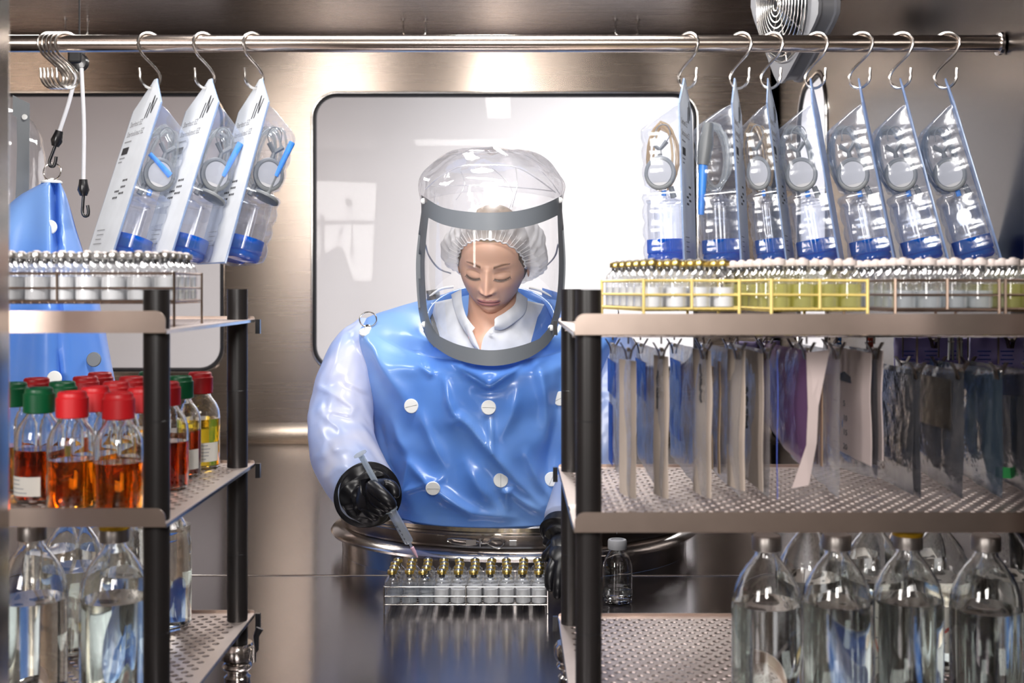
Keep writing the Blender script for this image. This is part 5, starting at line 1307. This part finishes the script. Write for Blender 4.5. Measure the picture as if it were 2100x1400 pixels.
# white round buttons, shoulder rings
def on_front(px, py):
    """point of the suit front seen at this pixel"""
    best = None
    dvec = W(px, py, 1.0)-Vector((0, 0, CZ))
    ok, loc, nrm, _ = suit.ray_cast(Vector((0, 0, CZ))-off, dvec.normalized())
    return (loc+off, nrm) if ok else (W(px, py, 2.3), Vector((0, -1, 0)))
bpy.context.view_layer.update()
for px, py, rot, yaw in ((844, 832, 0.1, 0), (1002, 835, 0, 0), (1148, 817, 0.5, 0.3), (888, 1000, 0.0, -0.3), (1027, 984, 1.57, 0), (1131, 982, 1.2, 0.6)):
    p, nr_ = on_front(px, py)
    if nr_.y > 0: nr_ = -nr_
    nr_ = (nr_+Vector((yaw*0.3, -1.5, 0.15))).normalized()
    b_ = MB().lathe([(0, -0.002), (0.0140, -0.001), (0.0147, 0.0012), (0.0135, 0.0028), (0, 0.0032)], p+nr_*0.0015, 28, nr_).build('round_button', M['white'], suit)
    q_ = Vector((0, 0, 1)).rotation_difference(nr_).to_matrix()
    dv = q_ @ Vector((math.cos(rot), math.sin(rot), 0))*0.012
    MB().cyl(p+nr_*0.0046-dv, p+nr_*0.0046+dv, 0.0004, 4).build('button_slot', M['mid_grey'], b_)
for px, py, d in ((755, 655, 2.46), (1251, 640, 2.48)):
    c = W(px, py, d)
    b_ = MB().lathe([(0, -0.008), (0.019, -0.007), (0.0200, -0.004), (0.018, 0), (0.008, 0.002), (0.006, 0.007), (0, 0.008)], W(px, 677 if px < 1000 else 662, d-0.004), 28, (0, -0.35, 1)).build('shoulder_disc', M['white'], suit)
    MB().tube([c+Vector((0.0180*math.cos(a), 0.004*math.sin(a), 0.0155*math.sin(a))) for a in [2*PI*k/30 for k in range(30)]], 0.0015, 8, closed=True).build('shoulder_ring', M['steel'], b_)
    MB().lathe([(0, 0), (0.007, 0), (0.006, 0.004), (0.003, 0.006), (0, 0.006)], W(px, 671 if px < 1000 else 657, d), 16, (0, 0, 1)).build('ring_knob', M['steel'], b_)

# ------------------------------------------------------------------ clear hood: visor, frame bands, soft dome
VC = Vector(((1008-1050)/F*2.41, 2.43, 0)); VRX, VRY = 0.1465, 0.158
def vis(px, py, push=0.0):
    """point of the visor cylinder at this view position"""
    for _ in range(1): pass
    y = 2.35
    for _ in range(6):
        x = (px-1050)/F*y; u = max(-1, min(1, (x-VC.x)/VRX)); y = VC.y-VRY*math.sqrt(max(0, 1-u*u))
    y -= push
    return Vector(((px-1050)/F*y, y, CZ+(590-py)/F*y))
hood = MB()
def cyl_ring(z0, tilt, s_=1.0, n=72, c=VC):
    out = []
    for k in range(n):
        a = 2*PI*k/n; x = c.x+VRX*s_*math.cos(a); y = c.y+VRY*s_*math.sin(a)
        out.append(Vector((x, y, z0+tilt*math.sin(a))))
    return out
zt_b, ti_b = CZ+0.175, 0.040       # band ring plane: lower at the front
rings = [cyl_ring(CZ-0.045, 0.098, 0.93), cyl_ring(CZ-0.01, 0.09, 0.97), cyl_ring(CZ+0.06, 0.07, 1.0), cyl_ring(CZ+0.12, 0.055, 1.0), cyl_ring(zt_b, ti_b, 0.995)]
hood.loft(rings); vz = hood.build('visor_shell', M['visor'], pr, angle=180)
rings = []
for j in range(22):
    v = j/21; s_ = (1-v**2.6)**0.42 if v < 1 else 0.0; h = 0.118*v**0.85
    ring = cyl_ring(zt_b+h-0.002, ti_b*(1-0.8*v), max(0.002, s_*(1.0+0.035*math.sin(PI*min(1, v*1.6))*(1 if v < .6 else .5))))
    rings.append([p+Vector((noise.noise(p*13)*0.013*min(1, v*4)*min(1, (1-v)*5), noise.noise(p*13+Vector((7, 0, 0)))*0.012*min(1, v*4)*min(1, (1-v)*5), noise.noise(p*17+Vector((0, 9, 0)))*0.013*min(1, v*3))) for p in ring])
m = MB(); m.loft(rings); dome = m.build('hood_dome', M['hood'], pr, angle=25)
# welded seams and creases of the dome, each a thin raised line of clear plastic
def on_dome(px, py):
    dvec = (W(px, py, 1.0)-Vector((0, 0, CZ))).normalized()
    ok, loc, nrm, _ = dome.ray_cast(Vector((0, 0, CZ))-off, dvec)
    return loc+off if ok else None
bpy.context.view_layer.update()
for pl, r in (([(872, 388), (905, 360), (950, 340), (1003, 338), (1055, 342), (1095, 362), (1140, 395)], 0.0013), ([(885, 382), (930, 380), (1003, 381), (1080, 386), (1135, 392)], 0.0010), ([(945, 350), (953, 380), (935, 410)], 0.0009), ([(1058, 344), (1060, 385), (1050, 425)], 0.0009), ([(890, 420), (893, 385)], 0.0008), ([(1010, 345), (1040, 372), (1052, 400), (1045, 428)], 0.0008), ([(915, 318), (980, 313), (1062, 314), (1120, 342)], 0.0009), ([(1105, 345), (1130, 372), (1148, 398)], 0.0008)):
    pts = [on_dome(*p) for p in pl]; pts = [p-Vector((0, 0.0006, 0)) for p in pts if p is not None]
    if len(pts) > 1: MB().tube(smooth_path(pts, 6), r, 5).build('seam_weld', M['weld'], dome)
# frame: top band, side bands, bottom band as curved strips on the visor
def band(name, upper, lower, parent, thick=0.003, push=0.006, mat='grey_plastic'):
    A = smooth_path([Vector((x, y, 0)) for x, y in upper], 6); B = smooth_path([Vector((x, y, 0)) for x, y in lower], 6)
    k = min(len(A), len(B)); A = [A[int(i*(len(A)-1)/(k-1))] for i in range(k)]; B = [B[int(i*(len(B)-1)/(k-1))] for i in range(k)]
    rings = []
    for a, b in zip(A, B):
        f = [vis(a.x+(b.x-a.x)*q_/4, a.y+(b.y-a.y)*q_/4, push+thick) for q_ in range(5)]; g_ = [vis(a.x+(b.x-a.x)*q_/4, a.y+(b.y-a.y)*q_/4, push) for q_ in range(5)]
        rings.append(f+g_[::-1])
    m = MB(); m.loft(rings, cap=True); return m.build(name, M[mat], parent, angle=35)
fr = band('visor_frame', [(864, 400), (871, 404), (905, 424), (950, 433), (1006, 436), (1062, 432), (1110, 420), (1146, 404), (1153, 398)], [(864, 436), (871, 442), (905, 459), (950, 469), (1006, 472), (1062, 468), (1110, 456), (1146, 440), (1153, 434)], pr)
band('side_band', [(866, 420), (858, 480), (853, 540), (855, 600), (860, 645), (872, 685), (890, 712)], [(880, 436), (874, 490), (871, 540), (873, 600), (877, 640), (888, 672), (906, 694)], fr, push=0.005)
band('side_band', [(1152, 420), (1157, 480), (1160, 540), (1157, 600), (1150, 640), (1138, 680), (1122, 708)], [(1143, 436), (1145, 490), (1146, 540), (1144, 590), (1138, 632), (1126, 670), (1108, 692)], fr, push=0.005)
band('bottom_band', [(872, 655), (885, 672), (893, 684), (930, 703), (970, 714), (1006, 718), (1045, 714), (1085, 703), (1112, 690), (1128, 668), (1136, 655)], [(868, 680), (880, 700), (893, 712), (925, 732), (965, 745), (1006, 750), (1045, 746), (1085, 733), (1115, 714), (1130, 698), (1142, 680)], fr, push=0.009)
for px, py in ((866, 412), (1151, 410), (867, 665), (1133, 672)):
    MB().lathe([(0, 0), (0.0062, 0), (0.0060, 0.002), (0.004, 0.0035), (0, 0.004)], vis(px+(3 if px < 1000 else -3), py, 0.012), 16, (0, -1, 0)).build('rivet', M['white'], fr)
MB().tube(smooth_path([W(872, 500, 2.52), W(880, 525, 2.56), W(900, 550, 2.58), W(925, 560, 2.585)], 5), 0.002, 6).build('inner_cord', M['light_grey'], pr)
MB().tube(smooth_path([W(1145, 500, 2.52), W(1138, 525, 2.56), W(1120, 545, 2.58), W(1100, 558, 2.585)], 5), 0.002, 6).build('inner_cord', M['light_grey'], pr)
for s_, xs in ((-1, [(872, 620), (885, 605), (905, 592), (930, 588)]), (1, [(1138, 625), (1128, 608), (1108, 596), (1085, 590)])):
    MB().tube(smooth_path([W(x, y, 2.57) for x, y in xs], 5), 0.0028, 8).build('neck_rim', M['white'], pr)

# ------------------------------------------------------------------ black rubber gloves
def skin_limb(chains, name, mat, parent, subd=2):
    """chains: list of lists of (point, radius); the first chain's first point is the root all others attach to"""
    vs, es, rs = [], [], []
    for ch in chains:
        start = ch[0]
        if isinstance(start, int): prev = start; rest = ch[1:]
        else: vs.append(start[0]); rs.append(start[1]); prev = len(vs)-1; rest = ch[1:]
        for p, r in rest:
            vs.append(p); rs.append(r); es.append((prev, len(vs)-1)); prev = len(vs)-1
    me = bpy.data.meshes.new(name); me.from_pydata([v-off for v in vs], es, []); o = bpy.data.objects.new(name, me); COL.objects.link(o); o.parent = parent
    sk = o.modifiers.new('s', 'SKIN'); me.skin_vertices[0].data[0].use_root = True
    for i, r in enumerate(rs): me.skin_vertices[0].data[i].radius = (r, r)
    sb = o.modifiers.new('sub', 'SUBSURF'); sb.levels = subd; sb.render_levels = subd
    dg = bpy.context.evaluated_depsgraph_get(); me2 = bpy.data.meshes.new_from_object(o.evaluated_get(dg)); me2.materials.clear(); me2.materials.append(mat); me2.shade_smooth()
    o2 = bpy.data.objects.new(name, me2); bpy.data.objects.remove(o); COL.objects.link(o2); o2.name = name; o2.parent = parent
    return o2
def cuff(cp, axis, r, parent, seed):
    """rolled cuff with bunched rubber narrowing to the wrist; axis points towards the hand"""
    axis = axis.normalized(); s_ = axis.orthogonal().normalized(); b = axis.cross(s_)
    m = MB(); n = 96; rings = []
    for j in range(40):
        v = j/39; rr = r*(1-0.60*v**1.3); rr += r*0.13*math.sin(v*PI*5.0+0.6)*(0.35+0.65*(1-v))
        ring = []
        for k in range(n):
            a = 2*PI*k/n; w_ = 1+0.16*v*noise.noise(Vector((math.cos(a)*1.5, math.sin(a)*1.5, v*3+seed)))+0.10*min(1, v*3)*math.sin(3*a+5*v+seed)
            ring.append(cp+axis*(0.002+v*0.042+0.007*noise.noise(Vector((math.cos(a)*2+seed, math.sin(a)*2, v*4)))*min(1, v*3))+(s_*math.cos(a)+b*math.sin(a))*rr*w_)
        rings.append(ring)
    m.loft(rings, cap=True); g = m.build('glove_cuff', M['rubber'], parent, angle=180)
    m = MB(); ring = lambda rr, h: [cp+axis*h+(s_*math.cos(2*PI*k/n)+b*math.sin(2*PI*k/n))*rr for k in range(n)]
    m.loft([ring(r*0.93, -0.016), ring(r*1.02, -0.016), ring(r*1.05, -0.010), ring(r*1.03, -0.004), ring(r*1.05, 0.0), ring(r*1.03, 0.005), ring(r*0.96, 0.008), ring(r*0.93, -0.016)])
    m.build('cuff_ring', M['rubber'], g, angle=60); return g
# her right hand (left in the picture) holding the syringe
GC = W(754, 1014, 2.165); GA = (W(800, 1040, 2.08)-GC).normalized(); GA = (GA*0.35+Vector((0.10, -0.95, -0.12))).normalized()
cuff(GC, GA, 0.0565, pr, 2.0)
S0, S1 = W(738, 930, 2.075), W(846, 1124, 2.120)       # plunger top, syringe nozzle
def SP(t_, ox=0, oy=0): 
    d_ = (S1-S0).normalized(); return S0.lerp(S1, t_)+Vector((ox*0.86, oy, ox*0.48))
H = lambda px, py, d: W(px, py, d)
chains = [
 [(H(758, 1016, 2.13), 0.0302), (H(766, 1014, 2.11), 0.0302), (H(775, 1010, 2.10), 0.0269)],
 [2, (H(764, 1000, 2.078), 0.0151), (H(782, 1012, 2.058), 0.0132), (H(800, 1030, 2.055), 0.0121), (H(808, 1043, 2.062), 0.0099)],       # index along the barrel
 [2, (H(770, 1022, 2.075), 0.0146), (H(788, 1034, 2.062), 0.0125), (H(803, 1048, 2.068), 0.0103)],                                     # thumb-side pad under it
 [2, (H(790, 992, 2.112), 0.0140), (H(806, 996, 2.105), 0.0129), (H(812, 1010, 2.098), 0.0112), (H(806, 1022, 2.096), 0.0095)],        # thumb behind the barrel
 [1, (H(762, 1034, 2.088), 0.0134), (H(778, 1048, 2.078), 0.0118), (H(792, 1054, 2.085), 0.0095)],
 [1, (H(750, 1042, 2.098), 0.0129), (H(764, 1057, 2.090), 0.0112), (H(779, 1062, 2.096), 0.0090)]]
skin_limb(chains, 'glove', M['rubber'], pr)
# her left hand (right in the picture) steadying the rack
GC2 = W(1156, 1092, 2.225); cuff(GC2, Vector((-0.25, -0.75, -0.6)), 0.042, pr, 6.0)
chains = [
 [(H(1158, 1110, 2.195), 0.026), (H(1155, 1130, 2.17), 0.028), (H(1150, 1146, 2.155), 0.026)],
 [2, (H(1138, 1150, 2.14), 0.0125), (H(1129, 1170, 2.125), 0.0115), (H(1126, 1196, 2.12), 0.0102), (H(1130, 1214, 2.122), 0.0085)],
 [2, (H(1148, 1168, 2.125), 0.0122), (H(1145, 1192, 2.11), 0.0112), (H(1143, 1214, 2.11), 0.0098), (H(1143, 1228, 2.115), 0.0082)],
 [2, (H(1162, 1170, 2.128), 0.0120), (H(1160, 1196, 2.115), 0.0108), (H(1158, 1220, 2.115), 0.0095), (H(1156, 1236, 2.12), 0.0080)],
 [1, (H(1172, 1160, 2.14), 0.0110), (H(1174, 1186, 2.13), 0.0098), (H(1172, 1208, 2.13), 0.0080)],
 [1, (H(1140, 1120, 2.185), 0.0130), (H(1124, 1136, 2.18), 0.0112), (H(1112, 1148, 2.185), 0.0092)]]
skin_limb(chains, 'glove', M['rubber'], pr)

# ------------------------------------------------------------------ syringe
d_ = (S1-S0).normalized(); Ls = (S1-S0).length
t = thing('syringe', S0, 'clear plastic syringe with black scale and pink needle held over the vials', 'syringe')
ax = d_
MB().lathe([(0, 0), (0.0125, 0), (0.0125, 0.0016), (0.004, 0.0018), (0, 0.0018)], S0, 24, ax).build('thumb_rest', M['syringe'], t)
m = MB(); q_ = Vector((0, 0, 1)).rotation_difference(ax).to_matrix()
for a in (0, PI/2):
    w1 = q_ @ Vector((math.cos(a), math.sin(a), 0))*0.0062; w2 = q_ @ Vector((-math.sin(a), math.cos(a), 0))*0.0008
    A, B = S0+ax*0.001, S0+ax*(Ls*0.60); m.prism([A-w1-w2, A+w1-w2, A+w1+w2, A-w1+w2], B-A)
m.build('plunger_rod', M['syringe'], t, smooth=False)
MB().lathe([(0, Ls*0.60), (0.0074, Ls*0.60), (0.0074, Ls*0.60+0.006), (0, Ls*0.60+0.010)], S0, 24, ax).build('plunger_seal', M['light_grey'], t)
b0 = Ls*0.585
m = MB(); m.lathe([(0.0125, b0), (0.0125, b0+0.0016), (0.0086, b0+0.002), (0.0086, Ls-0.016), (0.0076, Ls-0.0135), (0.0024, Ls-0.011), (0.0022, Ls+0.001)], S0, 28, ax); br = m.build('barrel', M['syringe'], t, angle=30)
sd = q_ @ Vector((0, 0, 0))
vw = Vector((-0.55, -0.85, 0)); vw = (vw-ax*vw.dot(ax)).normalized(); tg = ax.cross(vw).normalized()
for i, s_ in enumerate(('2', '4', '6', '8', '10')):
    vs_, fs_ = text_mesh(s_, 0.0068); c = S0+ax*(Ls-0.020-0.0088*i)+vw*0.0088
    MB().add([c+tg*(p.x-0.004)+ax*(-p.y)*-1.0+vw*p.z for p in vs_], fs_).build('scale_number', M['ink'], br, smooth=False)
for i in range(14):
    c = S0+ax*(Ls-0.019-0.0032*i)+vw*0.0082+tg*0.0042; MB().box(c, (0.0003, 0.0003, 0.0003)).add([c+tg*e*0.0035+ax*f*0.00035+vw*0.0006 for e in (-1, 1) for f in (-1, 1)], [(0, 1, 3, 2)]).build('scale_tick', M['ink'], br, smooth=False)
MB().lathe([(0.0026, Ls-0.003), (0.0036, Ls-0.002), (0.0032, Ls+0.008), (0.0018, Ls+0.016), (0.0012, Ls+0.020), (0, Ls+0.020)], S0, 18, ax).build('needle_hub', M['pink_hub'], t)
MB().cyl(S0+ax*(Ls+0.018), S0+ax*(Ls+0.026), 0.0004, 6).build('needle', M['steel'], t)
# tip of a second dispensing spike above the small bottle
c = W(1265, 1090, 2.2)
MB().lathe([(0, -0.005), (0.0015, 0.0), (0.0032, 0.010), (0.0036, 0.020), (0.009, 0.022), (0.009, 0.030), (0, 0.030)], c, 16).build('dispensing_tip', M['syringe'])
tag(bpy.data.objects['dispensing_tip'], 'pointed clear plastic tip hanging just above the small grey-capped bottle', 'tip')
